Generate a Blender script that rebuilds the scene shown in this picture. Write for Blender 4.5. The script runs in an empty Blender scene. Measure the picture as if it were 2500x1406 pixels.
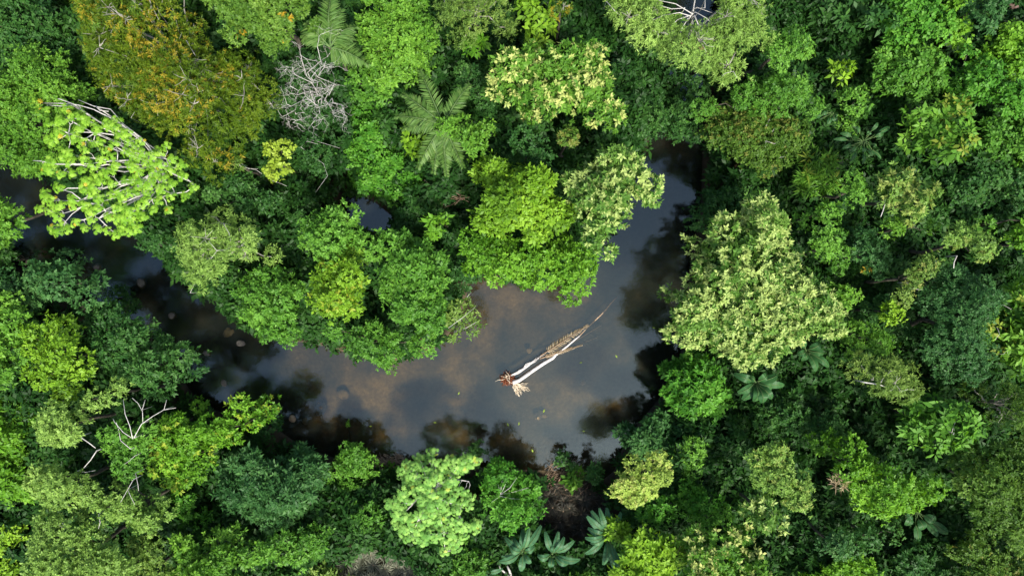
import bpy, math, random
import numpy as np
from mathutils import Vector

H, LENS = 75.0, 24.0
W0 = 36.0 / LENS * H                     # ground width seen by the camera
S = bpy.context.scene
COL = S.collection
DENS = 1.0

def P(px, py, z=0.0):
    """a point of the place at height z that lies on the sight line of photo pixel (px, py)"""
    s = (H - z) / H * W0 / 2500.0
    return np.array([(px - 1250.0) * s, (703.0 - py) * s, z])

def pts(txt):
    return [tuple(float(v) for v in t.split(',')) for t in txt.split()]

def nrm(v):
    return v / np.maximum(np.linalg.norm(v, axis=-1, keepdims=True), 1e-9)

# ------------------------------------------------------------------ mesh builder
class MB:
    def __init__(self):
        self.v, self.f, self.n = [], [], 0
    def add(self, verts, faces):
        self.v.append(np.asarray(verts, float).reshape(-1, 3))
        b = self.n
        self.f.extend([tuple(i + b for i in f) for f in faces])
        self.n += len(self.v[-1])
    def tube(self, path, radii, sides=5):
        path = np.asarray(path, float); m = len(path)
        radii = np.broadcast_to(np.asarray(radii, float), (m,))
        tan = np.gradient(path, axis=0) if m > 2 else np.repeat((path[-1] - path[0])[None], m, 0)
        tan = nrm(tan)
        ref = np.array([0.31, 0.17, 0.93]) if abs(tan[0][2]) < 0.8 else np.array([0.94, 0.2, 0.1])
        a = nrm(np.cross(tan, ref)); b = np.cross(tan, a)
        ang = np.arange(sides) * 2 * math.pi / sides
        ring = path[:, None] + radii[:, None, None] * (np.cos(ang)[None, :, None] * a[:, None] + np.sin(ang)[None, :, None] * b[:, None])
        fs = []
        for i in range(m - 1):
            for j in range(sides):
                k = (j + 1) % sides
                fs.append((i * sides + j, i * sides + k, (i + 1) * sides + k, (i + 1) * sides + j))
        fs.append(tuple(range(sides))[::-1]); fs.append(tuple((m - 1) * sides + j for j in range(sides)))
        self.add(ring.reshape(-1, 3), fs)
    def build(self, name, mat, parent=None, smooth=True):
        o0 = np.array(parent_world(parent))
        v = np.concatenate(self.v) - o0 if self.v else np.zeros((0, 3))
        me = bpy.data.meshes.new(name)
        me.from_pydata(v.tolist(), [], self.f)
        if smooth:
            me.polygons.foreach_set('use_smooth', [True] * len(me.polygons))
        me.materials.append(mat)
        return link(name, me, parent)

def parent_world(p):
    x = Vector((0, 0, 0))
    while p is not None:
        x = x + p.location; p = p.parent
    return x

def link(name, me, parent=None):
    o = bpy.data.objects.new(name, me); COL.objects.link(o)
    if parent is not None:
        o.parent = parent
    return o

def tag(o, label=None, cat=None, group=None, kind=None):
    if label: o['label'] = label
    if cat: o['category'] = cat
    if group: o['group'] = group
    if kind: o['kind'] = kind
    return o

def empty(name, loc, label, cat, group=None):
    o = bpy.data.objects.new(name, None); COL.objects.link(o)
    o.empty_display_size = 0.5
    o.location = [float(c) for c in loc]
    return tag(o, label, cat, group)

def quads_mesh(name, V, tint, flush, mat, parent):
    """V: (n,4,3) leaf blades in world space"""
    n = len(V)
    V = V - np.array(parent_world(parent))
    me = bpy.data.meshes.new(name)
    me.vertices.add(n * 4); me.vertices.foreach_set('co', V.reshape(-1).astype(np.float32))
    me.loops.add(n * 4); me.loops.foreach_set('vertex_index', np.arange(n * 4, dtype=np.int32))
    me.polygons.add(n); me.polygons.foreach_set('loop_start', np.arange(0, n * 4, 4, dtype=np.int32))
    for nm, arr in (('tint', tint), ('flush', flush)):
        a = me.attributes.new(nm, 'FLOAT', 'FACE'); a.data.foreach_set('value', arr.astype(np.float32))
    me.materials.append(mat)
    me.update(calc_edges=True)
    return link(name, me, parent)

# ------------------------------------------------------------------ materials
def new_mat(name):
    m = bpy.data.materials.new(name); m.use_nodes = True
    nt = m.node_tree; nt.nodes.clear()
    out = nt.nodes.new('ShaderNodeOutputMaterial')
    return m, nt, out

def ramp(nt, fac, stops):
    r = nt.nodes.new('ShaderNodeValToRGB')
    e = r.color_ramp.elements
    while len(e) < len(stops): e.new(0.5)
    for el, (p, c) in zip(e, stops):
        el.position = p; el.color = (*c, 1)
    nt.links.new(fac, r.inputs['Fac'])
    return r.outputs['Color']

def mixc(nt, fac, a, b):
    m = nt.nodes.new('ShaderNodeMix'); m.data_type = 'RGBA'
    if isinstance(fac, float): m.inputs[0].default_value = fac
    else: nt.links.new(fac, m.inputs[0])
    for sock, c in ((m.inputs[6], a), (m.inputs[7], b)):
        if isinstance(c, tuple): sock.default_value = (*c, 1)
        else: nt.links.new(c, sock)
    return m.outputs[2]

def noise(nt, scale, detail=3, coord='Object', rough=0.55):
    tc = nt.nodes.new('ShaderNodeTexCoord'); n = nt.nodes.new('ShaderNodeTexNoise')
    n.inputs['Scale'].default_value = scale; n.inputs['Detail'].default_value = detail
    n.inputs['Roughness'].default_value = rough
    nt.links.new(tc.outputs[coord], n.inputs['Vector'])
    return n.outputs['Fac']

def leaf_material(name, dark, mid, light, flush=None, trans=0.25, rough=0.5, spec=0.16):
    m, nt, out = new_mat(name)
    at = nt.nodes.new('ShaderNodeAttribute'); at.attribute_name = 'tint'
    c = ramp(nt, at.outputs['Fac'], [(0.0, dark), (0.5, mid), (1.0, light)])
    if flush is not None:
        fl = nt.nodes.new('ShaderNodeAttribute'); fl.attribute_name = 'flush'
        c = mixc(nt, fl.outputs['Fac'], c, flush)
    b = nt.nodes.new('ShaderNodeBsdfPrincipled')
    nt.links.new(c, b.inputs['Base Color'])
    b.inputs['Roughness'].default_value = rough
    b.inputs['Specular IOR Level'].default_value = spec
    t = nt.nodes.new('ShaderNodeBsdfTranslucent')
    h = nt.nodes.new('ShaderNodeHueSaturation')
    h.inputs['Hue'].default_value = 0.485; h.inputs['Saturation'].default_value = 1.1; h.inputs['Value'].default_value = 1.5
    nt.links.new(c, h.inputs['Color']); nt.links.new(h.outputs['Color'], t.inputs['Color'])
    mx = nt.nodes.new('ShaderNodeMixShader'); mx.inputs[0].default_value = trans
    nt.links.new(b.outputs[0], mx.inputs[1]); nt.links.new(t.outputs[0], mx.inputs[2])
    nt.links.new(mx.outputs[0], out.inputs[0])
    return m

def bark_material(name, a, b_, scale=3.0, rough=0.85):
    m, nt, out = new_mat(name)
    c = ramp(nt, noise(nt, scale, 5), [(0.35, a), (0.65, b_)])
    b = nt.nodes.new('ShaderNodeBsdfPrincipled'); nt.links.new(c, b.inputs['Base Color'])
    b.inputs['Roughness'].default_value = rough; b.inputs['Specular IOR Level'].default_value = 0.2
    bp = nt.nodes.new('ShaderNodeBump'); bp.inputs['Strength'].default_value = 0.5; bp.inputs['Distance'].default_value = 0.05
    nt.links.new(noise(nt, scale * 4, 4), bp.inputs['Height']); nt.links.new(bp.outputs[0], b.inputs['Normal'])
    nt.links.new(b.outputs[0], out.inputs[0])
    return m

PAL = {
 'green':  ((.022,.068,.010), (.046,.120,.016), (.085,.185,.028), (.16,.22,.03)),
 'mid':    ((.028,.078,.010), (.056,.135,.016), (.105,.205,.028), (.20,.24,.03)),
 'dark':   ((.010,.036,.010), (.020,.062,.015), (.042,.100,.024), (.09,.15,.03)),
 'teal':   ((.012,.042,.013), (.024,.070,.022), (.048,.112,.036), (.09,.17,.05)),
 'bright': ((.030,.086,.007), (.060,.145,.011), (.110,.220,.024), (.24,.30,.03)),
 'vine':   ((.018,.070,.008), (.038,.120,.013), (.078,.185,.025), (.14,.26,.03)),
 'yellow': ((.040,.090,.007), (.080,.160,.011), (.145,.240,.024), (.26,.30,.03)),
 'pale':   ((.042,.088,.018), (.080,.145,.030), (.135,.210,.052), (.22,.27,.06)),
 'moss':   ((.035,.074,.014), (.068,.118,.024), (.118,.172,.042), (.20,.22,.05)),
 'olive':  ((.020,.050,.008), (.039,.082,.012), (.072,.126,.022), (.15,.16,.03)),
 'ochre':  ((.022,.046,.003), (.046,.082,.005), (.084,.118,.008), (.27,.21,.016)),
 'ash':    ((.058,.106,.022), (.104,.176,.040), (.172,.256,.070), (.27,.32,.09)),
 'flower': ((.030,.072,.010), (.060,.118,.018), (.105,.170,.032), (.42,.24,.012)),
 'tuft':   ((.030,.076,.013), (.054,.116,.021), (.092,.165,.036), (.34,.43,.125)),
 'tuftb':  ((.028,.080,.010), (.052,.125,.016), (.090,.180,.028), (.42,.46,.14)),
 'limey':  ((.090,.140,.030), (.165,.230,.050), (.250,.310,.085), (.34,.36,.10)),
 'lemon':  ((.085,.120,.012), (.140,.200,.022), (.210,.265,.050), (.42,.40,.06)),
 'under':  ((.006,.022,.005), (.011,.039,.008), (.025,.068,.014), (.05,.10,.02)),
}
def fresh(c):
    return (c[0] * 1.46, c[1] * 1.52, c[2] * 1.15)
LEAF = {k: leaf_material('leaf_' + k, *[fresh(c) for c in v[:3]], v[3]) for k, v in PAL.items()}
CEC_A = leaf_material('leaf_trumpet_lime', (.10,.24,.014), (.165,.34,.024), (.27,.46,.05), (.40,.34,.03), 0.25)
CEC_B = leaf_material('leaf_trumpet_silver', (.10,.25,.045), (.165,.345,.062), (.27,.47,.095), (.34,.42,.06), 0.2)
BANANA = leaf_material('leaf_banana', (.025,.088,.036), (.046,.130,.054), (.085,.19,.08), (.10,.18,.05), 0.2, 0.5, 0.2)
BANANA_D = leaf_material('leaf_banana_dark', (.016,.062,.017), (.030,.098,.026), (.055,.145,.040), (.10,.18,.05), 0.2, 0.5, 0.2)
PALM = leaf_material('leaf_palm', (.034,.085,.014), (.064,.138,.025), (.12,.20,.048), (.20,.22,.06), 0.2, 0.5, 0.2)
SPIKE = leaf_material('leaf_spiky', (.070,.085,.050), (.130,.145,.095), (.230,.235,.170), (.2,.2,.15), 0.1)
SPIKE_D = leaf_material('leaf_spiky_dark', (.018,.022,.014), (.038,.036,.026), (.075,.062,.046), (.2,.2,.15), 0.1)
DRYLEAF = leaf_material('leaf_dry', (.17,.12,.06), (.30,.23,.13), (.46,.38,.25), (.4,.3,.2), 0.15)
BARK = bark_material('bark_grey', (.030,.027,.018), (.085,.075,.055))
PALEBARK = bark_material('bark_pale', (.22,.21,.17), (.38,.36,.31))
WHITEBARK = bark_material('bark_white', (.33,.315,.28), (.50,.485,.45))
REDBARK = bark_material('bark_red', (.16,.075,.040), (.30,.16,.09))
ROOTRED = bark_material('root_red', (.10,.030,.014), (.24,.085,.040), 6)
ROOTPALE = bark_material('root_pale', (.34,.27,.18), (.58,.50,.38), 6)
LOGWHITE = bark_material('log_white', (.38,.35,.33), (.58,.56,.54), 2)
DRIFT = bark_material('drift_dry', (.14,.09,.055), (.34,.25,.17), 5)
STONE = bark_material('stone', (.055,.052,.045), (.13,.12,.10), 2.5)
STONE_T = bark_material('stone_tan', (.16,.115,.065), (.26,.20,.125), 2.5)
STEM = bark_material('stem_green', (.05,.10,.03), (.10,.16,.05))

# ------------------------------------------------------------------ river and land
RIVER = pts("-420,250 -200,300 0,388 110,425 230,500 345,565 430,640 470,700 545,745 600,800 700,830 800,845 900,880 1000,880 "
            "1080,840 1125,770 1150,680 1200,675 1300,690 1400,690 1460,620 1510,520 1545,430 1575,380 1600,300 1625,200 1640,60 1650,-80 1660,-400 "
            "1800,-400 1770,-80 1745,60 1725,200 1715,300 1715,400 1712,500 1690,600 1680,700 1672,800 1655,900 1620,960 1570,1020 1525,1080 1500,1150 "
            "1470,1172 1400,1150 1320,1148 1250,1145 1180,1140 1080,1135 970,1122 900,1118 820,1118 740,1092 680,1050 630,1025 550,1010 490,985 "
            "452,935 408,885 342,825 262,775 202,725 120,690 40,650 0,620 -200,500 -420,440")
RIV = np.array([P(x, y, 0)[:2] for x, y in RIVER])
POOL = np.array([P(x, y, 0)[:2] for x, y in pts("830,470 900,480 960,530 950,575 890,560 840,520")])

def poly_sdf(q, poly):
    """signed distance, positive inside"""
    q = np.asarray(q, float); shp = q.shape[:-1]; q = q.reshape(-1, 2)
    a = poly; b = np.roll(poly, -1, 0)
    best = np.full(len(q), 1e18); ins = np.zeros(len(q), bool)
    for p0, p1 in zip(a, b):
        e = p1 - p0; w = q - p0
        t = np.clip((w @ e) / max(e @ e, 1e-12), 0, 1)
        d = w - t[:, None] * e
        best = np.minimum(best, (d * d).sum(1))
        c = (p0[1] > q[:, 1]) != (p1[1] > q[:, 1])
        if c.any():
            xx = p0[0] + (q[:, 1] - p0[1]) * e[0] / (e[1] if e[1] else 1e-12)
            ins ^= c & (q[:, 0] < xx)
    return (np.sqrt(best) * np.where(ins, 1, -1)).reshape(shp)

def wet(q):
    return np.maximum(poly_sdf(q, RIV), poly_sdf(q, POOL))

def land_z(q):
    q = np.asarray(q, float); d = wet(q)
    n = 0.35 * np.sin(q[..., 0] * 0.21 + 1.3) * np.cos(q[..., 1] * 0.17) + 0.15 * np.sin(q[..., 0] * 0.9 + q[..., 1] * 0.7)
    land = np.clip(-d * 0.45, 0, 1.3) + np.clip(-d, 0, 3) / 3 * (n + 0.3)
    bed = -np.clip(d * 0.35, 0, 1.0) - 0.12 * np.clip(d, 0, 1) * (1 + np.sin(q[..., 0] * 0.6) * np.cos(q[..., 1] * 0.5 + 1))
    return np.where(d > 0, bed, land)

# ------------------------------------------------------------------ foliage
def blades(c, axis, k, l, w, pitch, rng, lj=0.25, droop=0.15, offs=0.3):
    """k leaf blades round every shoot (c, axis): returns (n*k,4,3) and the shoot index of each"""
    n = len(c)
    idx = np.repeat(np.arange(n), k)
    A = axis[idx]
    ref = np.where(np.abs(A[:, 2:3]) < 0.9, np.array([[0, 0, 1.0]]), np.array([[1.0, 0, 0]]))
    u = nrm(np.cross(A, ref)); v = np.cross(A, u)
    ph = np.tile(np.arange(k) * 2 * math.pi / k, n) + np.repeat(rng.random(n) * 6.28, k) + rng.normal(0, 0.25, n * k)
    al = np.clip(rng.normal(pitch, 0.26, n * k), 0.1, 1.9)[:, None]
    rad = np.cos(ph)[:, None] * u + np.sin(ph)[:, None] * v
    D = np.cos(al) * A + np.sin(al) * rad
    side = nrm(np.cross(A, D) + rng.normal(0, 0.25, (n * k, 3)))
    L = (l * (1 + rng.normal(0, lj, n * k))).clip(l * 0.4, l * 1.8)[:, None]
    base = c[idx] - A * (rng.random((n * k, 1)) * l * offs) + D * (0.08 * L)
    W = L * w * 0.5
    mid = base + D * L * 0.45
    tip = base + D * L - np.array([[0, 0, 1.0]]) * L * droop
    V = np.stack([base, mid - side * W, tip, mid + side * W], 1)
    return V, idx

KIND = {
 'broad': dict(cr=1.40, l=.31, w=.52, k=6, sp=.385, pitch=1.15),
 'small': dict(cr=1.20, l=.235, w=.52, k=6, sp=.325, pitch=1.15),
 'fine':  dict(cr=1.35, l=.27, w=.26, k=8, sp=.37, pitch=1.05, twigs=.40),
 'tuft':  dict(cr=1.35, l=.36, w=.46, k=8, sp=.47, pitch=1.10, fl=.62),
 'coarse':dict(cr=1.60, l=.62, w=.45, k=6, sp=.62, pitch=1.20),
 'star':  dict(cr=1.20, l=.85, w=.17, k=12, sp=.85, pitch=1.15),
 'vine':  dict(cr=1.15, l=.33, w=.66, k=5, sp=.42, pitch=1.2),
 'thin':  dict(cr=1.35, l=.36, w=.40, k=6, sp=.52, pitch=1.15, twigs=.35),
}

def crown_clumps(poly, ztop, depth, cr, rng, keep=1.0):
    lo, hi = poly.min(0), poly.max(0)
    g = cr * 1.08
    xs = np.arange(lo[0] - g, hi[0] + g, g); ys = np.arange(lo[1] - g, hi[1] + g, g * 0.87)
    X, Y = np.meshgrid(xs, ys); X = X + (np.arange(len(ys)) % 2)[:, None] * g * 0.5
    q = np.stack([X, Y], -1).reshape(-1, 2) + rng.uniform(-.36, .36, (X.size, 2)) * g
    d = poly_sdf(q, poly)
    e1 = rng.random(4) * 6.28
    ragged = 0.5 + 0.5 * np.sin(q[:, 0] * 1.35 / cr + e1[0]) * np.sin(q[:, 1] * 1.5 / cr + e1[1])
    ok = (d > cr * (0.08 + 0.62 * ragged)) & ~((d < cr * 0.8) & (rng.random(len(q)) < 0.13))
    if not ok.any():
        ok = d >= d.max() - 1e-6
    q, d = q[ok], d[ok]
    if keep < 1:
        m = rng.random(len(q)) < keep; m[0] = True; q, d = q[m], d[m]
    R = max(d.max(), cr)
    t = np.clip(d / (0.85 * R), 0, 1)
    ph = rng.random(4) * 6.28
    lobes = 0.5 * np.sin(q[:, 0] * 6.28 / (cr * 4.3) + ph[0]) * np.sin(q[:, 1] * 6.28 / (cr * 3.9) + ph[1])
    z = ztop - cr * 0.7 - depth * (1 - np.sqrt(1 - (1 - t) ** 2)) + lobes * cr * 1.45 + rng.normal(0, cr * 0.34, len(q))
    r = cr * rng.uniform(0.60, 1.22, len(q)) * (0.72 + 0.28 * np.clip(d / (1.5 * cr), 0, 1))
    return np.column_stack([q, z]), r, lobes

def foliage(c, r, st, rng, low=-0.45):
    """leafy shoots over every clump -> quads, tint, flush"""
    area = 2 * math.pi * r * r * 1.35
    n = np.maximum((area / st['sp'] ** 2 * DENS * st.get('dens', 1)).astype(int), 5)
    idx = np.repeat(np.arange(len(c)), n); N = len(idx)
    z = rng.uniform(low, 1, N); a = rng.random(N) * 6.28
    s = np.sqrt(1 - z * z)
    d = np.stack([s * np.cos(a), s * np.sin(a), z], 1)
    # lumpy clump outline: long and short sides differ from clump to clump
    k1 = rng.normal(0, 1, (len(c), 3)); k2 = rng.normal(0, 1, (len(c), 3))
    bump = 1 + 0.20 * np.sin(3.1 * (d * k1[idx]).sum(1)) + 0.14 * np.sin(5.3 * (d * k2[idx]).sum(1))
    rr = r[idx] * bump * (1.02 - 0.42 * rng.random(N) ** 2.0)
    # a few shoots reach out past the clump
    far = rng.random(N) < 0.07
    rr = np.where(far, rr * rng.uniform(1.1, 1.45, N), rr)
    p = c[idx] + d * rr[:, None] * np.array([[1, 1, .82]])
    ax = nrm(d * 0.65 + np.array([[0, 0, .55]]) + rng.normal(0, .28, (N, 3)))
    V, si = blades(p, ax, st['k'], st['l'], st['w'], st['pitch'], rng)
    ct = rng.normal(0, .16, len(c)); stt = rng.normal(0, .13, N)
    tint = np.clip(.5 + ct[idx][si] + stt[si] + rng.normal(0, .12, len(V)), 0, 1)
    flush = np.zeros(len(V))
    fl = st.get('fl', 0)
    if fl:
        cf = np.where(rng.random(len(c)) < st.get('patch', 1.0), 1.0, 0.06)
        pick = (d[:, 2] > 0.05) & (rng.random(N) < np.clip((fl + rng.normal(0, .18, len(c))) * cf, 0, 1)[idx]) & (rr > r[idx] * .80)
        flush = np.where(pick[si], rng.uniform(.45, 1, len(V)), 0)
    return V, tint, flush, idx

def wiggle(p0, p1, n, amp, rng):
    t = np.linspace(0, 1, n)[:, None]
    w = rng.normal(0, 1, (n, 3)) * amp * np.linalg.norm(np.asarray(p1) - p0)
    w[0] = 0; w[-1] = 0
    return np.asarray(p0) * (1 - t) + np.asarray(p1) * t + w * np.sin(t * math.pi)

def base_on_land(xy, margin=0.6):
    q = np.array(xy, float)
    for _ in range(60):
        d = float(wet(q[None])[0])
        if d < -margin: break
        e = 0.05
        g = np.array([wet((q + [e, 0])[None])[0] - wet((q - [e, 0])[None])[0], wet((q + [0, e])[None])[0] - wet((q - [0, e])[None])[0]])
        q = q - nrm(g) * 0.3
    return np.array([q[0], q[1], float(land_z(q[None])[0]) - 0.15])

def ext(poly):
    """outlines that touch the photo's border go on past it"""
    o = []
    for x, y in poly:
        x = x if x < -80 else -75 if x <= 2 else (2575 if x >= 2498 else x)
        y = y if y < -80 else -75 if y <= 2 else (1480 if y >= 1404 else y)
        o.append((x, y))
    return o

SEED = [11]
def tree(name, kind, pal, ztop, depth, label, poly, group='rainforest trees', cat='tree', bark=None, br=(), extra=(), keep=1.0, holes=(), **ov):
    SEED[0] += 1
    rng = np.random.default_rng(SEED[0] * 7919)
    st = dict(KIND[kind]); st.update(ov)
    dz = 0.0 if ztop <= 12 or group != 'rainforest trees' else (ztop - 12) * .42
    ztop -= dz
    pl = np.array([P(x, y, ztop - 0.4 * depth)[:2] for x, y in ext(pts(poly))])
    c, r, lobes = crown_clumps(pl, ztop, depth, st['cr'], rng, keep)
    if holes:
        hp = np.array([P(x, y, ztop - 0.3 * depth)[:2] for x, y, _ in holes]); hr = np.array([h[2] * .036 for h in holes])
        m = (np.linalg.norm(c[:, None, :2] - hp[None], axis=2) > hr[None] + .5 * r[:, None]).all(1); c, r, lobes = c[m], r[m], lobes[m]
    cen = c[:, :2].mean(0)
    if 'stem' in ov:
        cen_b = P(*ov['stem'], 0)[:2]
    else:
        cen_b = cen
    base = base_on_land(cen_b)
    root = empty(name, base, label, cat, group)
    bk = bark or BARK
    # trunk and limbs
    hub = np.array([cen[0], cen[1], max(base[2] + 0.6, c[:, 2].min() - 0.25 * depth - 0.4)])
    hub[2] = min(hub[2], ztop - 1.0)
    span = math.sqrt(max(len(c), 1)) * st['cr']
    r0 = 0.04 + 0.014 * span + 0.005 * ztop
    tb = MB(); tb.tube(wiggle(base, hub, 6, .02, rng), np.linspace(r0 * 1.35, r0 * .8, 6), 7)
    tb.build('trunk', bk, root)
    lb = MB()
    order = rng.permutation(len(c))[:min(len(c), 12)]
    for i in order:
        e = c[i] + np.array([0, 0, r[i] * .15])
        lb.tube(wiggle(hub, e, 5, .05, rng), np.linspace(r0 * .55, .03, 5), 4)
    tw = st.get('twigs', 0)
    if tw:
        for i in range(len(c)):
            if rng.random() < tw:
                m = rng.integers(4, 8)
                top = c[i] + np.array([rng.normal(0, .2), rng.normal(0, .2), r[i] * .72])
                lb.tube(wiggle(hub, top, 5, .04, rng), np.linspace(.06, .03, 5), 3)
                for _ in range(m):
                    dd = rng.normal(0, 1, 3); dd[2] = abs(dd[2]) * .35; dd = nrm(dd)
                    e = top + dd * r[i] * rng.uniform(.45, .9) + np.array([0, 0, r[i] * .10])
                    lb.tube(wiggle(top, e, 4, .07, rng), np.linspace(.032, .012, 4), 3)
    lb.build('branches', PALEBARK if tw else bk, root)
    if br:
        for z, rad, ln in br:
            z -= dz
            vb = MB()
            q = np.array([P(x, y, z) for x, y in pts(ln)])
            q[:, 2] += rng.normal(0, .08, len(q))
            q = np.vstack([q[:1] - [0, 0, 1.6], q])
            vb.tube(q, np.linspace(rad, rad * .45, len(q)) * .52, 5)
            vb.build('bare_branch', WHITEBARK, root)
    V, tint, flush, _ = foliage(c, r, st, rng)
    crown = quads_mesh('crown', V, tint, flush, LEAF[pal] if isinstance(pal, str) else pal, root)
    for epal, ez, epoly, ekw in extra:        # patches of blossom or of new leaves on this crown
        ez -= dz - 0.8
        es = dict(st); es.update(ekw)
        pe = np.array([P(x, y, ez)[:2] for x, y in pts(epoly)])
        c2, r2, _ = crown_clumps(pe, ez, ekw.get('depth', .8), es['cr'], rng)
        V, tint, flush, _ = foliage(c2, r2, es, rng)
        quads_mesh(ekw.get('nm', 'blossom'), V, tint, flush, LEAF[epal] if isinstance(epal, str) else epal, crown)
    return root
G = 'rainforest trees'
# ---- far bank, upper corner beside the ochre tree
tree('broadleaf_tree', 'broad', 'dark', 11, 4, 'dim grey green tree filling the upper corner beside the ochre feathery tree', '0,0 110,0 150,60 160,130 110,150 60,130 0,150')
tree('broadleaf_tree', 'small', 'mid', 14, 5, 'round leafy green tree just above the lime trumpet tree', '0,190 20,165 60,115 110,108 160,130 195,180 215,240 225,290 190,330 150,360 110,420 60,415 0,405', dens=1.1)
tree('feathery_tree', 'fine', 'ochre', 21, 8, 'huge feathery ochre and olive tree with orange patches and pale twigs', '160,0 470,0 480,60 520,130 560,130 640,150 672,220 662,270 612,322 590,372 560,402 515,425 470,392 420,342 360,332 340,300 290,262 240,232 200,205 228,150 190,110 180,50',
     fl=.75, patch=.14, cr=1.4, br=[(19.5, .07, '312,53 342,53'), (19.5, .06, '345,45 350,25'), (19, .07, '455,100 470,125 478,137'), (18.5, .06, '430,150 455,155 470,160'), (18, .05, '437,185 442,200 465,198'), (18, .05, '485,205 490,222'), (19, .05, '240,65 265,72 272,80'), (18, .05, '530,270 535,290 545,310'), (18, .05, '318,288 335,268')],
     extra=[('flower', 20.6, '205,10 232,10 215,40 200,30', dict(fl=.9, nm='orange_foliage', cr=.9)), ('flower', 20.6, '300,0 335,0 328,25 305,15', dict(fl=.9, nm='orange_foliage', cr=.9)), ('flower', 20.0, '215,62 235,60 230,78 212,75', dict(fl=.85, nm='orange_foliage', cr=.8)), ('flower', 19.2, '250,155 275,160 295,190 275,185', dict(fl=.8, nm='orange_foliage', cr=.8))])
tree('feathery_tree', 'fine', 'olive', 15, 4, 'thin dark olive tree below the ochre tree, pale twigs showing', '420,360 470,392 520,425 570,402 600,350 612,330 605,400 580,432 520,440 460,430', fl=.1)
tree('flowering_tree', 'small', 'flower', 24, 7, 'dense domed green tree with one yellow orange blossom patch at top edge', '460,0 780,0 770,50 750,92 692,102 640,137 592,127 550,92 512,42', dens=1.35,
     extra=[('flower', 23.6, '675,28 700,25 718,50 705,75 685,72 672,50', dict(fl=.95, cr=.9)), ('flower', 21, '690,90 705,95 695,102 685,98', dict(fl=.9, cr=.6)), ('flower', 23.5, '575,80 590,78 585,88', dict(fl=.8, cr=.6))])
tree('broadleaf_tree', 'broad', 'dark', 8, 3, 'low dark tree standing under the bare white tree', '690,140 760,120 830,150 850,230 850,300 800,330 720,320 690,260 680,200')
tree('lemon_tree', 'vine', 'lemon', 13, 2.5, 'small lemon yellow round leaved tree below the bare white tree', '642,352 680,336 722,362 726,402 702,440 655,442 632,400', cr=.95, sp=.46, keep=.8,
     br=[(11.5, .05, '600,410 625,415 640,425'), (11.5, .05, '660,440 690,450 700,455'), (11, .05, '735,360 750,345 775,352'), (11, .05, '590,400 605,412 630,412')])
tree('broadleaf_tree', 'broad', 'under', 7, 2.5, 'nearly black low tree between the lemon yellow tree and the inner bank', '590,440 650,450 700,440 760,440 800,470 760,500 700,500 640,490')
tree('broadleaf_tree', 'small', 'dark', 9, 3, 'dark tree around the lemon yellow tree with dead twigs above it', '640,320 700,320 780,330 820,380 800,440 740,430 730,360 680,335', br=[(9.2, .04, '750,340 790,350 830,362'), (9.0, .04, '760,380 790,400 800,430 770,470')])

# ---- upper middle
tree('broadleaf_tree', 'broad', 'mid', 13, 4, 'leafy mid green tree at top edge just beside the upper palm', '860,0 1050,0 1072,60 1080,110 1050,182 990,192 930,200 880,165 868,110 875,50')
tree('feathery_tree', 'fine', 'moss', 18, 4, 'airy pale green tree at top edge above the two palms', '1060,0 1240,0 1250,50 1222,82 1190,72 1150,112 1110,112 1062,72', twigs=.2)
tree('broadleaf_tree', 'coarse', 'bright', 12, 2, 'small fresh green tree hanging beside the blossom dotted tree', '1140,80 1175,78 1190,110 1170,150 1145,130', cr=.9)
tree('broadleaf_tree', 'coarse', 'yellow', 15, 4, 'yellow green large leaved tree at top edge beside a rusty sprig tree', '1255,0 1340,0 1350,50 1330,110 1280,120 1245,80')
tree('feathery_tree', 'fine', 'ochre', 17, 2, 'small rusty olive feathery tree at the top edge', '1340,5 1385,0 1432,8 1425,38 1375,55 1342,35', fl=.3)
tree('tufted_tree', 'tuft', 'tuftb', 19, 7, 'wide green tree sprinkled with cream blossom tufts on its upper half', '1200,100 1270,92 1330,122 1400,112 1442,95 1480,130 1500,200 1525,260 1500,310 1450,322 1380,305 1300,302 1260,272 1200,232 1182,172', fl=.38)
tree('broadleaf_tree', 'small', 'dark', 10, 3, 'dark tree between the lower palm and the cream tufted tree', '1090,160 1160,150 1190,190 1230,250 1240,290 1180,270 1140,230')
tree('white_limbed_tree', 'fine', 'ash', 25, 8, 'pale grey green tree at top edge with bare white limbs at its heart', '1470,0 1610,0 1625,35 1650,50 1690,60 1725,50 1735,0 1900,0 1852,62 1862,120 1812,162 1812,190 1772,216 1740,192 1690,212 1640,192 1590,162 1540,152 1500,122 1482,70', bark=REDBARK, stem=(1690, 130), dens=1.2,
     br=[(23, .22, '1688,75 1692,30 1700,-20'), (24, .12, '1686,40 1660,30 1620,38 1590,50'), (24, .12, '1690,35 1650,10 1600,0'), (24, .12, '1695,40 1705,60 1725,75 1735,100'), (24, .1, '1697,30 1725,45 1742,62'), (24, .1, '1680,45 1668,65 1662,80'), (24, .1, '1672,20 1640,22 1610,15'), (24, .1, '1695,20 1720,22 1722,-10'), (24, .08, '1700,20 1740,32'), (23.5, .06, '1480,5 1500,30 1520,42'), (23.5, .06, '1720,130 1732,150 1728,165'), (23.5, .05, '1770,180 1790,175 1800,190'), (23.5, .06, '1690,40 1692,70'), (24, .09, '1688,38 1655,48 1640,62')])
tree('broadleaf_tree', 'broad', 'mid', 15, 3.5, 'bright green bush like tree growing over the lower palm', '1072,302 1102,282 1150,300 1192,262 1230,302 1226,352 1190,382 1130,382 1092,362', cr=1.2)
tree('broadleaf_tree', 'coarse', 'yellow', 9, 2.5, 'small yellow green tree tucked between fronds of the lower palm', '990,330 1015,318 1045,340 1048,375 1020,390 995,365', cr=1.0)
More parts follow.
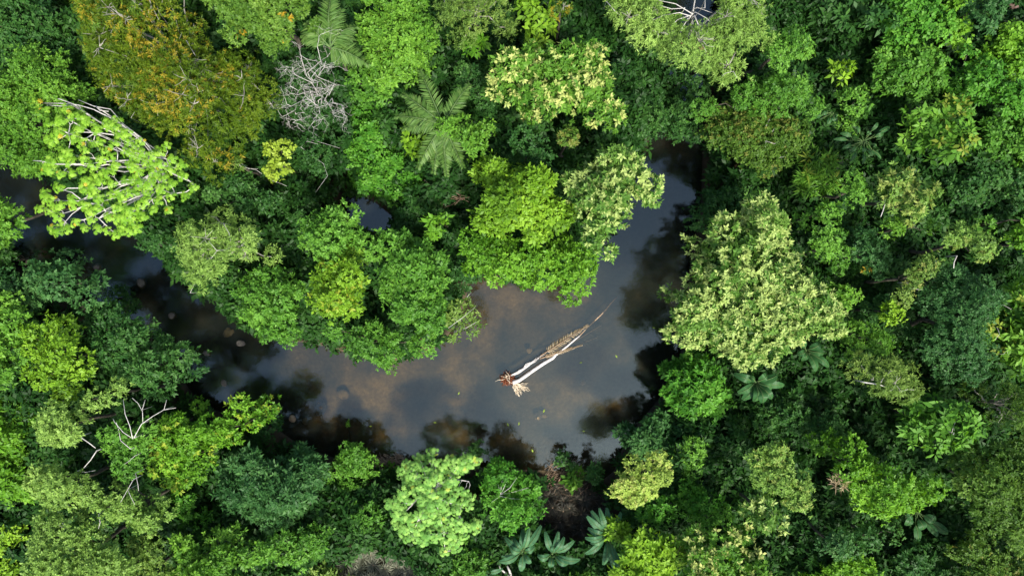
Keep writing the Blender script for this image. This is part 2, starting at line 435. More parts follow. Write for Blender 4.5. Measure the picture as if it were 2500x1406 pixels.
tree('vine_covered_tree', 'vine', 'vine', 7, 3, 'broad mound smothered in bright green vines between bare tree and lower palm', '860,245 950,232 985,290 985,332 1020,392 1042,442 1030,482 960,502 890,472 840,422 810,382 830,322', dens=1.3)
tree('vine_covered_tree', 'vine', 'green', 9, 3, 'green vine draped tree beside the bare white tree and above the vine mound', '850,170 920,180 990,195 1010,240 960,260 880,250 850,230')
tree('broadleaf_tree', 'broad', 'dark', 13, 4, 'dark green tree between the over-palm bush and the round olive tree', '1230,312 1290,322 1328,352 1350,402 1300,422 1240,402 1180,395 1200,370')
tree('round_tree', 'small', 'olive', 18, 3.5, 'round olive gold tree standing above the bright bank trees', '1336,342 1380,320 1420,310 1442,352 1430,382 1390,402 1346,382', cr=1.0, fl=.35, dens=1.3)
tree('broadleaf_tree', 'broad', 'yellow', 19, 6, 'tall yellow green tree on the inner bank above the fallen palm', '1140,402 1200,392 1260,397 1310,402 1350,420 1385,470 1400,520 1395,560 1350,590 1290,600 1230,585 1190,560 1165,520 1172,460', l=.40, dens=1.1)
tree('broadleaf_tree', 'broad', 'bright', 14, 5, 'rounded fresh green tree overhanging the water above the fallen palm', '1120,560 1170,540 1230,580 1290,600 1350,590 1400,560 1430,600 1462,622 1465,650 1432,690 1410,735 1370,730 1320,710 1280,720 1222,722 1172,692 1142,642')
tree('tufted_tree', 'tuft', 'tuft', 21, 6, 'cream tufted tree leaning over the river bend from the inner bank', '1440,342 1490,332 1530,352 1540,382 1590,422 1615,470 1592,512 1560,522 1530,532 1522,562 1525,602 1490,632 1462,625 1432,592 1402,542 1392,492 1372,450 1392,412 1440,392', fl=.66, cr=1.2)
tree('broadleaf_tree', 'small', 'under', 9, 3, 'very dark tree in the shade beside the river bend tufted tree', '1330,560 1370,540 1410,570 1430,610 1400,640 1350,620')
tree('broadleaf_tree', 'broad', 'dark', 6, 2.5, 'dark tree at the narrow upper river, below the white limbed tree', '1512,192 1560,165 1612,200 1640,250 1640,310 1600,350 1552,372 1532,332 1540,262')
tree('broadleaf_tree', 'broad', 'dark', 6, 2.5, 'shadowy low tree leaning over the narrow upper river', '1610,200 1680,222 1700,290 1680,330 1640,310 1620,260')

# ---- upper corner beyond the river
tree('broadleaf_tree', 'small', 'green', 18, 4, 'even green tree with a knobbly top beside the white limbed tree', '1870,92 1910,80 1950,62 1962,100 1988,122 1962,162 1922,182 1870,160', cr=1.1, dens=1.2)
tree('broadleaf_tree', 'small', 'green', 12, 4, 'long spreading green tree below the white limbed tree', '1680,240 1740,222 1800,202 1860,180 1930,190 1990,222 2030,252 2012,282 1960,272 1900,292 1800,282 1700,292 1670,270', dens=1.1)
tree('olive_tree', 'small', 'olive', 10, 4, 'dull olive tree with white dead branch tips beside the upper river', '1700,262 1760,252 1850,262 1930,262 1975,302 1975,372 1930,402 1882,432 1830,432 1790,402 1722,342', fl=.15,
     br=[(9.9, .07, '1870,345 1890,352 1905,345 1912,335'), (9.9, .06, '1870,345 1868,360'), (9.9, .05, '1870,308 1880,290'), (9.8, .05, '1885,322 1892,312'), (9.5, .05, '1905,385 1920,382')])
tree('broadleaf_tree', 'broad', 'under', 7, 3, 'shaded low tree in the dark gap above the knobbly green tree', '1860,20 1960,0 2060,0 2060,80 2010,120 1980,60 1900,60')
tree('broadleaf_tree', 'broad', 'under', 6, 3, 'dim undergrown tree beside the small yellow sprigged tree', '1970,120 2060,90 2110,120 2090,180 2040,220 1990,200')
tree('vine_covered_tree', 'coarse', 'dark', 10, 3, 'dark vine hung tree at top edge with a few yellow leaves', '2060,0 2150,0 2160,60 2130,110 2080,110 2050,60')
tree('vine_covered_tree', 'vine', 'vine', 12, 3.5, 'leafy green vine covered tree at top edge, two crowns from the bare ground', '2150,0 2310,0 2330,60 2300,110 2220,110 2160,90')
tree('vine_covered_tree', 'vine', 'bright', 12, 3, 'yellowish vine covered tree at top edge below the bare ground corner', '2310,0 2360,0 2380,60 2370,130 2330,150 2310,100')
tree('vine_covered_tree', 'vine', 'teal', 13, 3, 'bluish green domed tree at top edge touching the bare ground corner', '2360,0 2430,0 2448,40 2440,75 2400,95 2370,60', dens=1.2)
tree('vine_covered_tree', 'vine', 'green', 11, 4, 'large green vine mass above the dark long leaved plants', '2130,120 2220,112 2300,120 2310,190 2290,240 2220,250 2150,240 2110,180')
tree('vine_covered_tree', 'vine', 'bright', 10, 3, 'bright vine tangle in the corner below the bare ground', '2400,95 2450,60 2500,40 2500,180 2440,190 2400,150')
tree('vine_covered_tree', 'vine', 'vine', 11, 3.5, 'green vine heap at the photo border below the corner tangle', '2320,130 2400,140 2440,190 2500,190 2500,280 2430,290 2360,270 2310,230')
tree('sprigged_shrub', 'coarse', 'yellow', 9, 2, 'small yellow green sprigged shrub in the dark gap by the knobbly tree', '2005,165 2030,150 2070,160 2075,190 2050,212 2015,205', cat='shrub', keep=.7, cr=.9)
tree('broadleaf_tree', 'broad', 'green', 9, 3, 'green low tree just above the dark long leaved plants', '2060,225 2120,215 2140,270 2120,320 2070,310 2045,270')
tree('broadleaf_tree', 'coarse', 'mid', 13, 4, 'yellowish green clumpy tree above the pale tufted round tree', '2210,250 2290,235 2360,260 2370,330 2340,390 2280,400 2220,370 2200,310', fl=.1)
tree('vine_covered_tree', 'vine', 'green', 10, 4, 'shaded green vine mass along the photo border, level with the long leaved plants', '2370,280 2440,290 2500,285 2500,400 2430,410 2370,390 2350,340')
tree('vine_covered_tree', 'vine', 'dark', 9, 3, 'dark vine tangle beside the pale tufted round tree', '2300,400 2380,395 2500,410 2500,500 2420,520 2330,500 2290,450')
tree('star_leaf_tree', 'star', 'mid', 9, 3, 'tree with spiky star shaped leaf whorls below the olive tree', '1968,382 2010,362 2042,390 2052,442 2030,482 1962,482 1938,450', fl=.15)
tree('tufted_tree', 'tuft', 'pale', 20, 5, 'round pale tufted tree below the dark long leaved plants', '2130,415 2160,395 2210,395 2245,412 2258,452 2282,472 2285,520 2240,545 2180,540 2140,520 2125,470', fl=.55, br=[(18.5, .12, '2163,490 2155,515 2148,530')])
tree('broadleaf_tree', 'small', 'green', 17, 3, 'small green lobe shaped tree against the round pale tufted tree', '2055,455 2090,432 2118,450 2125,500 2100,520 2060,510', cr=1.0)
tree('broadleaf_tree', 'small', 'mid', 15, 4, 'olive green skirt like tree below the round pale tufted tree', '2140,545 2190,545 2245,545 2285,525 2295,560 2250,585 2200,590 2150,575')
tree('broadleaf_tree', 'broad', 'dark', 7, 3.5, 'dark tree on the outer bank above the great cream tufted tree', '1690,472 1740,452 1790,442 1822,470 1810,530 1760,545 1700,560 1680,520')
tree('tufted_tree', 'tuft', 'tuft', 20, 7, 'great cream tufted tree on the outer bank beside the river bend', '1810,492 1850,465 1890,480 1920,512 1932,582 1962,602 1970,652 2012,682 2060,722 2078,782 2042,832 1990,842 1950,832 1940,862 1912,892 1870,902 1810,897 1760,872 1745,842 1690,852 1642,842 1620,802 1642,752 1625,717 1660,692 1670,652 1662,622 1690,592 1722,542 1760,532', fl=.84, cr=1.2, holes=[(1865,632,15),(1735,692,5),(1955,722,6),(1922,785,4)], br=[(18.8, .09, '1940,700 1950,728 1972,738 1995,722')])
tree('broadleaf_tree', 'small', 'green', 14, 4, 'leafy green tree just behind the great cream tufted tree', '1965,565 2020,542 2060,560 2080,600 2060,650 2020,670 1980,640')
tree('broadleaf_tree', 'small', 'teal', 13, 4, 'bluish green tree with two yellow flowers in its lower gap', '2060,570 2120,560 2160,600 2190,650 2160,690 2100,680 2070,640', extra=[('flower', 11.5, '2110,655 2125,655 2120,668', dict(fl=1.0, cr=.5)), ('flower', 11.5, '2142,655 2152,655 2150,668', dict(fl=1.0, cr=.5))])
tree('broadleaf_tree', 'broad', 'mid', 15, 4, 'green tree touching the upper side of the great cream tufted tree', '2000,660 2050,640 2090,660 2110,700 2080,740 2030,730')
tree('broadleaf_tree', 'broad', 'green', 12, 4, 'green tree below the spiky whorl leaved tree', '1925,485 1990,482 2040,490 2050,540 2000,555 1945,545')
tree('broadleaf_tree', 'broad', 'dark', 9, 3, 'shaded tree in the gap under the olive green skirt tree', '2150,590 2240,590 2290,560 2290,620 2240,620 2180,620')
tree('pale_tree', 'small', 'pale', 21, 4.5, 'pale yellow green tree whose pale trunk shows at its lower rim', '2286,572 2330,545 2382,562 2430,592 2440,622 2402,652 2340,642 2292,612', fl=.2, cr=1.2, br=[(18.5, .13, '2335,625 2332,640 2328,655')])
tree('pale_tree', 'small', 'moss', 19, 4, 'slim pale olive tree with a forked white branch beside the dark blue green giant', '2240,622 2270,625 2272,665 2238,690 2232,740 2202,747 2172,702 2190,652', cr=1.0, fl=.2, br=[(17.2, .07, '2215,690 2232,705 2248,708'), (17.2, .05, '2232,705 2240,700')])
tree('broadleaf_tree', 'small', 'teal', 18, 6, 'huge dark blue green tree at the photo border side of the pale olive trees', '2252,682 2320,652 2400,662 2440,702 2432,762 2402,802 2440,842 2422,902 2360,942 2290,922 2232,902 2222,842 2252,792 2222,742', dens=1.15, br=[(17, .06, '2350,745 2352,775 2348,790')])
tree('broadleaf_tree', 'vine', 'bright', 12, 3, 'bright green tree at the photo border beside the pale trunked tree', '2440,560 2500,540 2500,640 2450,630')
tree('broadleaf_tree', 'broad', 'green', 12, 3, 'dark green vine tree at the photo border above the bright green one', '2330,510 2420,520 2500,505 2500,550 2430,570 2340,545')
tree('broadleaf_tree', 'coarse', 'mid', 14, 4, 'twiggy green tree at the photo border with bare sticks in its gaps', '2440,680 2500,650 2500,900 2450,920 2430,850 2410,800 2440,760', fl=.12, br=[(13.5, .05, '2435,800 2440,815 2430,830'), (13.5, .05, '2450,745 2470,755'), (13.5, .05, '2452,865 2462,850 2460,862')])
tree('broadleaf_tree', 'broad', 'yellow', 13, 3, 'small yellow green tree right of the great cream tufted tree'.replace('right of', 'facing'), '2120,745 2160,735 2185,755 2178,785 2140,795 2115,775', cr=1.0)
tree('broadleaf_tree', 'broad', 'dark', 10, 3, 'dark tree in the gap before the huge blue green tree', '2080,700 2170,700 2215,760 2220,830 2160,840 2100,800 2085,750')
tree('broadleaf_tree', 'small', 'mid', 14, 4, 'mid green tree above the white trunked olive tree', '2060,800 2110,790 2170,820 2190,860 2140,870 2080,870 2040,850')
tree('white_trunk_tree', 'fine', 'moss', 19, 5, 'soft olive tree with a bright white trunk lying across its middle', '2060,922 2082,872 2140,852 2200,872 2250,912 2262,952 2222,982 2160,1002 2112,982', bark=WHITEBARK, stem=(2090, 925), twigs=.15, dens=1.15, br=[(18.9, .13, '2110,933 2130,936 2150,940 2170,946'), (18.9, .08, '2145,938 2155,925 2172,908'), (18.9, .06, '2200,955 2215,950')])
tree('broadleaf_tree', 'broad', 'under', 8, 3, 'dark tree in the deep gap below the huge blue green tree', '2240,930 2300,930 2400,940 2430,970 2400,990 2330,960 2260,960')

# ---- outer bank, lower side
tree('broadleaf_tree', 'broad', 'vine', 9, 4, 'green bank tree between the great cream tufted tree and the banana plant', '1640,880 1700,862 1760,892 1790,930 1780,990 1740,1030 1690,1040 1640,1000 1610,960', l=.42)
tree('broadleaf_tree', 'broad', 'teal', 7, 3.5, 'dark green tree leaning over the river corner above the lime topped tree', '1500,1062 1532,1012 1592,985 1640,1000 1690,1040 1680,1095 1620,1108 1540,1102 1502,1122', l=.42)
tree('lime_tree', 'small', 'limey', 18, 4.5, 'lime topped round tree by the river corner near the banana clumps', '1535,1107 1590,1096 1640,1105 1656,1152 1622,1192 1592,1216 1540,1235 1506,1192 1512,1142', cr=1.1, fl=.2, dens=1.25)
tree('broadleaf_tree', 'broad', 'green', 9, 3, 'shaded green tree beside the lime topped tree', '1660,1060 1720,1050 1740,1100 1720,1170 1670,1190 1655,1130')
tree('broadleaf_tree', 'broad', 'under', 6, 2, 'dark low tree among ferns between lime topped tree and fresh lobed tree', '1730,1060 1800,1010 1900,1010 1900,1070 1800,1100 1790,1170 1740,1190')
tree('broadleaf_tree', 'broad', 'dark', 9, 3, 'dim green tree below the banana plant under the cream tufted tree', '1800,960 1900,990 1980,980 2060,1010 2050,1060 1960,1060 1860,1040')
tree('broadleaf_tree', 'small', 'pale', 18, 5, 'fresh green lobed tree with a reddish tip among dark ferns', '1800,1102 1850,1072 1900,1092 1950,1132 1975,1200 1980,1250 1940,1265 1900,1240 1860,1200 1830,1160', fl=.1, dens=1.2)
tree('tufted_tree', 'tuft', 'tuft', 17, 4, 'small cream tufted tree hanging on the lower side of the lobed tree', '1785,1200 1830,1190 1870,1215 1910,1245 1915,1285 1860,1290 1815,1255', fl=.55, cr=1.1)
tree('broadleaf_tree', 'broad', 'bright', 17, 5, 'bright green tree with a dry pinkish patch on one shoulder', '1985,1112 2040,1076 2092,1082 2140,1122 2210,1132 2280,1160 2290,1210 2240,1236 2180,1242 2122,1272 2082,1222 2042,1182',
     extra=[(DRYLEAF, 16.8, '2030,1140 2060,1145 2085,1175 2065,1195 2040,1170', dict(cr=.7, nm='dry_foliage', l=.5, w=.12, sp=.4))])
tree('broadleaf_tree', 'coarse', 'green', 18, 5, 'clumped green tree with thin pale stems showing at its centre', '2212,1052 2262,962 2332,962 2390,992 2386,1042 2350,1112 2302,1150 2232,1132', br=[(17.6, .05, '2322,1055 2328,1040 2335,1025'), (17.6, .05, '2328,1060 2332,1045'), (17.6, .04, '2318,1050 2312,1035')])
tree('feathery_tree', 'small', 'olive', 21, 5, 'broad smooth dark olive tree filling the lower photo border', '2342,1082 2422,1062 2500,1100 2500,1345 2422,1312 2342,1262 2332,1182', dens=1.5, l=.24, sp=.32, cr=1.7)
tree('feathery_tree', 'fine', 'olive', 18, 5, 'dark olive tree at photo border above the broad smooth olive tree', '2400,960 2450,930 2500,930 2500,1090 2430,1060 2395,1020', twigs=.1)
tree('broadleaf_tree', 'broad', 'dark', 12, 4, 'dark green tree between the dry patched tree and the lower edge', '2080,1262 2150,1265 2200,1275 2212,1342 2150,1352 2060,1332')
tree('broadleaf_tree', 'small', 'teal', 14, 4, 'pale blue green tree below the lobed fresh tree', '1935,1270 1990,1265 2070,1290 2075,1330 2010,1350 1950,1320', fl=.12)
tree('broadleaf_tree', 'broad', 'yellow', 15, 4, 'leafy yellow green tree beside the banana clump at the lower edge', '1505,1310 1560,1275 1630,1270 1660,1330 1640,1406 1510,1406', l=.42)
tree('tufted_tree', 'tuft', 'tuftb', 17, 5, 'cream dotted tree at the lower edge beyond the yellow green one', '1640,1290 1700,1265 1780,1275 1860,1312 1890,1352 1880,1406 1640,1406', fl=.42)
tree('broadleaf_tree', 'broad', 'vine', 10, 3, 'green vine tree between the lime topped tree and the cream dotted tree', '1600,1225 1680,1190 1760,1200 1800,1260 1720,1265 1640,1265 1560,1270 1540,1245')
tree('broadleaf_tree', 'broad', 'bright', 10, 3, 'bright green strip of a tree at the lower edge below the dark tree', '1960,1365 2040,1350 2140,1365 2160,1406 1960,1406')
tree('broadleaf_tree', 'small', 'olive', 12, 4, 'dull spotted tree in the lower corner below the smooth olive tree', '2320,1290 2420,1315 2500,1345 2500,1406 2380,1406 2330,1360', fl=.2)
tree('broadleaf_tree', 'broad', 'dark', 9, 3, 'dark tree by the shaded big leaf plant at the lower edge', '2190,1350 2290,1330 2330,1370 2330,1406 2190,1406')
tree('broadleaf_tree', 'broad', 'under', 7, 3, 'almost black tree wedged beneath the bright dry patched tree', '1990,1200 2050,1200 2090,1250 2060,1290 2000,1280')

# ---- inner bank and peninsula
tree('feathery_tree', 'fine', 'ash', 18, 6, 'feathery pale green tree with fine white twigs above the narrow river', '422,572 470,532 520,512 600,522 650,542 666,602 652,652 600,682 540,702 502,712 480,747 440,732 432,702 402,672 440,642', twigs=.5, dens=1.1,
     br=[(17.8, .06, '510,590 530,612 550,610 570,600'), (17.8, .06, '530,612 515,630 500,640'), (17.8, .05, '545,545 560,570 565,590'), (16.5, .05, '450,665 465,670 475,660'), (16, .05, '465,715 475,690 480,680'), (17.8, .05, '590,600 600,590')])
tree('broadleaf_tree', 'small', 'dark', 12, 4, 'dark tree tight beside the lime trumpet tree on the inner bank', '345,590 385,550 425,530 440,580 420,640 375,650')
tree('broadleaf_tree', 'broad', 'dark', 11, 4, 'dark flat tree between the ochre tree and the feathery pale one', '450,455 540,432 640,450 700,490 690,540 640,530 560,508 480,520')
tree('broadleaf_tree', 'broad', 'under', 9, 3, 'shadowed tree around the hidden backwater glimpse', '690,490 760,480 830,470 840,500 780,520 730,560 690,550')
tree('broadleaf_tree', 'broad', 'under', 9, 3, 'shadowed tree between the vine mound and the grey green bank tree', '960,500 1040,490 1120,500 1110,560 1050,590 980,560 940,540')
tree('broadleaf_tree', 'coarse', 'bright', 12, 2, 'small bright sapling alone in the dark gap below the vine mound', '1040,530 1060,520 1082,540 1078,570 1055,582 1040,560', cr=.8)
tree('broadleaf_tree', 'broad', 'green', 16, 5, 'dark green tree at the head of the peninsula above the yellow green one', '725,582 750,532 820,502 880,512 900,552 932,602 902,642 820,642 750,642')
tree('broadleaf_tree', 'broad', 'green', 13, 5, 'deep green tree on the peninsula beside the feathery pale tree', '560,702 620,660 670,622 730,652 762,702 752,782 712,842 662,852 612,812 562,762')
tree('broadleaf_tree', 'broad', 'yellow', 18, 5, 'yellow green tree at the centre of the peninsula', '742,642 820,612 900,612 940,652 932,722 882,772 800,772 752,722', fl=.12)
tree('broadleaf_tree', 'small', 'green', 16, 5, 'grey green tree on the peninsula between yellow green and spiky twigged trees', '922,562 980,562 1040,602 1090,652 1100,742 1062,802 982,802 932,742 932,662', l=.36)
tree('broadleaf_tree', 'broad', 'green', 12, 4, 'long bushy green tree hanging over water at the peninsula tip', '760,792 850,772 950,792 1050,802 1100,832 1090,882 1052,912 992,882 942,902 882,912 862,872 800,842 742,832')
tree('broadleaf_tree', 'thin', 'moss', 12, 4, 'spiky twigged tree at the peninsula tip nearest the fallen palm'.replace('nearest', 'facing'), '1090,742 1150,722 1186,745 1182,800 1132,842 1080,832', br=[(11.8, .05, '1095,800 1130,775 1160,750'), (11.8, .05, '1110,810 1140,800 1165,785'), (11.8, .04, '1140,725 1150,715')])
tree('broadleaf_tree', 'broad', 'dark', 10, 3, 'dark tree between the peninsula and the overhanging fresh green tree', '1080,580 1130,590 1150,650 1150,690 1110,720 1090,660')

# ---- near bank, left border side
tree('broadleaf_tree', 'broad', 'mid', 15, 4, 'rounded green tree at the photo border beside the dark upper river', '0,455 40,470 70,520 60,580 20,602 0,610')
tree('broadleaf_tree', 'broad', 'teal', 15, 4, 'shaded blue green tree on the near bank of the narrow river', '0,670 50,642 130,632 190,652 258,682 268,732 220,760 150,760 80,742 20,742 0,722')
tree('broadleaf_tree', 'broad', 'dark', 13, 6, 'dark green tree along the narrow river beside bright yellow green trees', '202,770 262,742 300,722 350,762 400,802 450,832 490,872 495,932 470,965 380,960 280,930 232,870 222,820')
tree('broadleaf_tree', 'broad', 'mid', 20, 5, 'bright yellow green tree at the photo border below the shaded blue green tree', '0,720 42,710 72,752 80,820 60,900 50,960 0,960')
tree('broadleaf_tree', 'broad', 'yellow', 19, 6, 'tall yellow green tree between the border tree and the dark river tree', '85,775 130,782 180,802 230,842 240,882 202,932 190,985 120,995 75,960 65,890')
tree('broadleaf_tree', 'small', 'ash', 21, 4, 'pale cauliflower like tree with a stout grey limb showing beside it', '70,1022 112,985 172,982 222,1010 238,1060 180,1090 102,1100 66,1072', cr=1.3, dens=1.2, br=[(19.5, .14, '195,1065 215,1080 234,1093'), (19, .13, '236,1100 222,1122 204,1142'), (18.5, .08, '187,1150 210,1152 232,1148')])
tree('white_limbed_tree', 'small', 'ash', 19, 5, 'pale tree with forking bare white limbs near the dark river tree', '215,932 280,906 330,915 335,960 290,985 235,1000 210,975', cr=1.1,
     br=[(19.5, .08, '324,1070 318,1040 308,1010 300,975'), (19.5, .08, '326,1068 345,1035 375,1015 400,1000 430,995'), (19.5, .06, '347,1033 345,1005 335,985 325,970'), (19.5, .06, '347,1000 355,975'), (19.5, .06, '400,1000 408,975'), (19.5, .07, '320,1068 300,1055 280,1030 275,1022'), (19.5, .07, '320,1095 295,1075 285,1050 285,1030'), (18.5, .05, '330,1112 315,1125 300,1135'), (19, .06, '330,1155 338,1180 338,1198'), (19, .06, '326,1170 312,1195 295,1225'), (19, .05, '312,1195 322,1215 330,1232')])
tree('broadleaf_tree', 'broad', 'bright', 12, 5, 'yellowish green tree spilling toward the dark shaded water', '400,1000 450,972 520,992 560,972 610,985 640,1000 640,1035 600,1080 540,1112 522,1170 450,1200 402,1182 370,1110', fl=.12)
tree('broadleaf_tree', 'small', 'green', 19, 5, 'leafy green tree under the forking white limbs', '250,1010 330,1000 395,1040 390,1120 340,1170 270,1150 240,1090')
tree('broadleaf_tree', 'small', 'ash', 20, 5, 'pale domed tree below the cauliflower like tree', '80,1150 130,1125 200,1140 240,1170 250,1210 190,1240 110,1220 75,1190', cr=1.3, dens=1.15)
tree('broadleaf_tree', 'small', 'pale', 18, 5, 'grey green tree between the pale domes and the dark teal tree', '250,1170 340,1180 420,1190 440,1250 380,1300 300,1290 250,1240')
tree('broadleaf_tree', 'small', 'ash', 21, 6, 'big pale green tree with curled leaf lines at the lower edge', '65,1290 110,1240 200,1245 290,1290 330,1350 320,1406 100,1406 70,1340', cr=1.4, dens=1.2, br=[(19.5, .07, '240,1255 245,1275 240,1290'), (19.5, .06, '155,1275 165,1290'), (19.5, .06, '138,1280 160,1293')])
tree('broadleaf_tree', 'vine', 'bright', 9, 3, 'bright yellow green creeper mass at the photo border below the border tree', '0,965 60,965 90,1000 65,1060 75,1130 90,1180 60,1230 0,1240', dens=1.2)
tree('broadleaf_tree', 'vine', 'yellow', 7, 3, 'yellowish low tree in the lower corner of the photo', '0,1270 50,1260 90,1300 80,1370 100,1406 0,1406')
tree('broadleaf_tree', 'broad', 'vine', 8, 3, 'low deep green tree in the shadow beside the dark teal tree', '420,1210 500,1180 530,1220 530,1280 460,1295 420,1260')
tree('broadleaf_tree', 'broad', 'teal', 11, 5, 'dark teal tree with glossy whorled leaves near the silver trumpet tree', '530,1160 562,1112 622,1082 702,1092 762,1112 786,1170 772,1232 722,1272 652,1292 582,1262 532,1222', l=.42, w=.4, k=8)
tree('broadleaf_tree', 'broad', 'mid', 14, 5, 'mid green tree at the lower edge below the dark teal tree', '420,1312 482,1292 562,1290 602,1322 622,1372 602,1406 400,1406')
tree('broadleaf_tree', 'small', 'moss', 15, 4, 'fine leaved green tree at the lower edge beside curled pale tree', '300,1300 380,1310 420,1340 420,1406 320,1406 325,1350')
tree('broadleaf_tree', 'broad', 'green', 10, 4, 'soft green tree between dark teal tree and grey spiky plants', '610,1310 680,1280 760,1270 800,1300 790,1350 740,1370 660,1370 620,1350')
tree('broadleaf_tree', 'thin', 'moss', 6, 2, 'dry yellowish grass like shrub at the lower edge beside grey spiky plants', '690,1375 760,1365 830,1370 840,1406 680,1406')
tree('broadleaf_tree', 'broad', 'dark', 6, 3, 'dark bushy tree on the near bank where the river widens', '592,1000 640,985 690,1030 725,1065 700,1092 640,1088 580,1060')
tree('broadleaf_tree', 'broad', 'green', 6, 2.5, 'green bank tree between dark teal tree and silver trumpet tree', '780,1122 830,1095 868,1082 905,1130 902,1180 862,1212 800,1205')
tree('broadleaf_tree', 'broad', 'green', 8, 3, 'green bush like tree below the bank between teal and silver trees', '820,1240 870,1215 930,1225 940,1270 900,1310 840,1300')
tree('broadleaf_tree', 'broad', 'dark', 5, 2.5, 'dark bank tree overhanging water beside the silver trumpet tree', '1110,1090 1150,1070 1190,1075 1225,1110 1200,1140 1130,1130')
tree('white_limbed_tree', 'broad', 'vine', 9, 3, 'green bank tree with a fan of bare white branches', '1185,1140 1240,1112 1300,1150 1325,1222 1300,1282 1232,1302 1172,1272 1160,1202',
     br=[(9.2, .07, '1222,1207 1224,1180 1232,1155'), (9.2, .06, '1222,1207 1245,1190 1262,1165'), (9.2, .05, '1222,1207 1255,1200 1290,1190'), (9.2, .05, '1222,1205 1215,1180'), (9.2, .05, '1222,1210 1245,1215 1270,1218'), (9.2, .05, '1222,1208 1235,1180 1245,1160'), (9.2, .04, '1222,1210 1200,1225')])
tree('bank_shrub', 'broad', 'dark', 3.5, 2, 'small leafy shrub standing in the shallows near the dry sticks', '1345,1115 1380,1092 1412,1105 1415,1140 1380,1150 1350,1142', cat='shrub', cr=.9, keep=.8)
tree('bank_shrub', 'broad', 'dark', 4, 2, 'leafy shrub at the water edge beside the dead spiky plants', '1430,1120 1462,1112 1480,1150 1470,1190 1440,1190 1425,1150', cat='shrub', cr=.9)
tree('bank_shrub', 'coarse', 'mid', 3, 1.5, 'pale leafy shrub among dry sticks at the water edge', '1375,1160 1420,1150 1425,1185 1385,1195', cat='shrub', cr=.8)
tree('bank_shrub', 'small', 'bright', 2.2, 1, 'smooth bright green mound of ground plants by the silver trumpet tree', '938,1142 965,1130 985,1150 980,1180 945,1178', cat='shrub', cr=.7, l=.2, sp=.26)
tree('broadleaf_tree', 'broad', 'green', 7, 3, 'green bush at the lower edge between silver tree and banana clump', '1075,1300 1140,1290 1180,1320 1200,1380 1160,1406 1070,1406 1055,1350')
tree('broadleaf_tree', 'broad', 'mid', 7, 3, 'low green bush at the lower edge below the banana clump', '1360,1385 1430,1375 1480,1390 1480,1406 1340,1406')

# ---- forest that goes on past the photo's border, mirrored in the dark upper river
for i_, pl_ in enumerate(("-900,120 -620,100 -560,260 -580,440 -700,470 -900,440", "-560,160 -300,150 -210,260 -230,420 -420,450 -560,400", "-900,470 -640,470 -520,560 -560,760 -760,780 -900,700", "-520,480 -260,440 -150,520 -170,700 -380,760 -500,680")):
    tree('broadleaf_tree', 'broad', ('dark', 'green', 'mid', 'vine')[i_], (21, 20, 22, 18)[i_], 6, ('dark', 'green', 'leafy', 'spreading')[i_] + ' tree just outside the photo border, mirrored in the dark upper river', pl_, group='trees past the border', dens=.5)
tree('broadleaf_tree', 'broad', 'dark', 21, 6, 'dark tree past the top border, mirrored in the hole of the white limbed tree', '1480,-620 1900,-620 1960,-400 1880,-200 1600,-180 1480,-350', group='trees past the border', dens=.5)
tree('broadleaf_tree', 'broad', 'dark', 6, 2.5, 'dark tree closing over the river under the white limbed tree', '1620,170 1700,190 1735,240 1725,320 1680,350 1640,330 1625,250')
tree('broadleaf_tree', 'broad', 'under', 7, 2.5, 'dim tree over the hidden river between white limbed and olive trees', '1590,60 1700,60 1760,110 1740,190 1690,230 1620,190 1580,120')
tree('floating_plant', 'small', 'mid', .35, .2, 'small green tuft floating on the river below the peninsula', '838,1028 852,1027 853,1038 840,1040', group='floating plants', cat='plant', cr=.35, l=.18, sp=.2)
tree('broadleaf_tree', 'broad', 'under', 4, 1.5, 'low dim bush at the photo border on the near bank of the dark upper river', '0,572 90,590 190,640 180,662 60,655 0,655')
tree('broadleaf_tree', 'broad', 'under', 4, 1.5, 'low dim bush on the near bank between blue green and dark river trees', '240,690 300,705 345,740 330,770 270,750')
# ------------------------------------------------------------------ trumpet trees (umbrella leaf whorls on bare white limbs)
def rosette(c, R, rng, nl=10):
    """one whorl of lobed umbrella leaves: quads, tint"""
    Q, T = [], []
    t0 = rng.normal(0, .12)
    for j in range(nl):
        a = j * 2.399 + rng.normal(0, .2)
        ring = 0.22 + 0.80 * (j / (nl - 1)) ** .8
        cc = c + np.array([math.cos(a) * R * ring, math.sin(a) * R * ring, R * (.30 - .50 * ring) + rng.normal(0, .05)])
        nv = nrm(np.array([math.cos(a) * ring * .85, math.sin(a) * ring * .85, 1.0]) + rng.normal(0, .20, 3))
        u = nrm(np.cross(nv, [math.sin(a), -math.cos(a), .1])); v = np.cross(nv, u)
        r = R * rng.uniform(.37, .50); lob = 8; ph = rng.random() * 6
        tj = np.clip(.5 + t0 + rng.normal(0, .26), 0, 1)
        for k in range(lob):
            al = ph + k * 2 * math.pi / lob
            def q(rad, an, dz): return cc + (math.cos(an) * u + math.sin(an) * v) * rad + nv * dz
            w = math.pi / lob
            rr = r * rng.uniform(.88, 1.1)
            Q.append([q(0, 0, 0), q(rr * .60, al - w * .80, -rr * .04), q(rr, al, -rr * .26), q(rr * .60, al + w * .80, -rr * .04)])
            T.append(np.clip(tj + rng.normal(0, .05), 0, 1))
    return Q, T

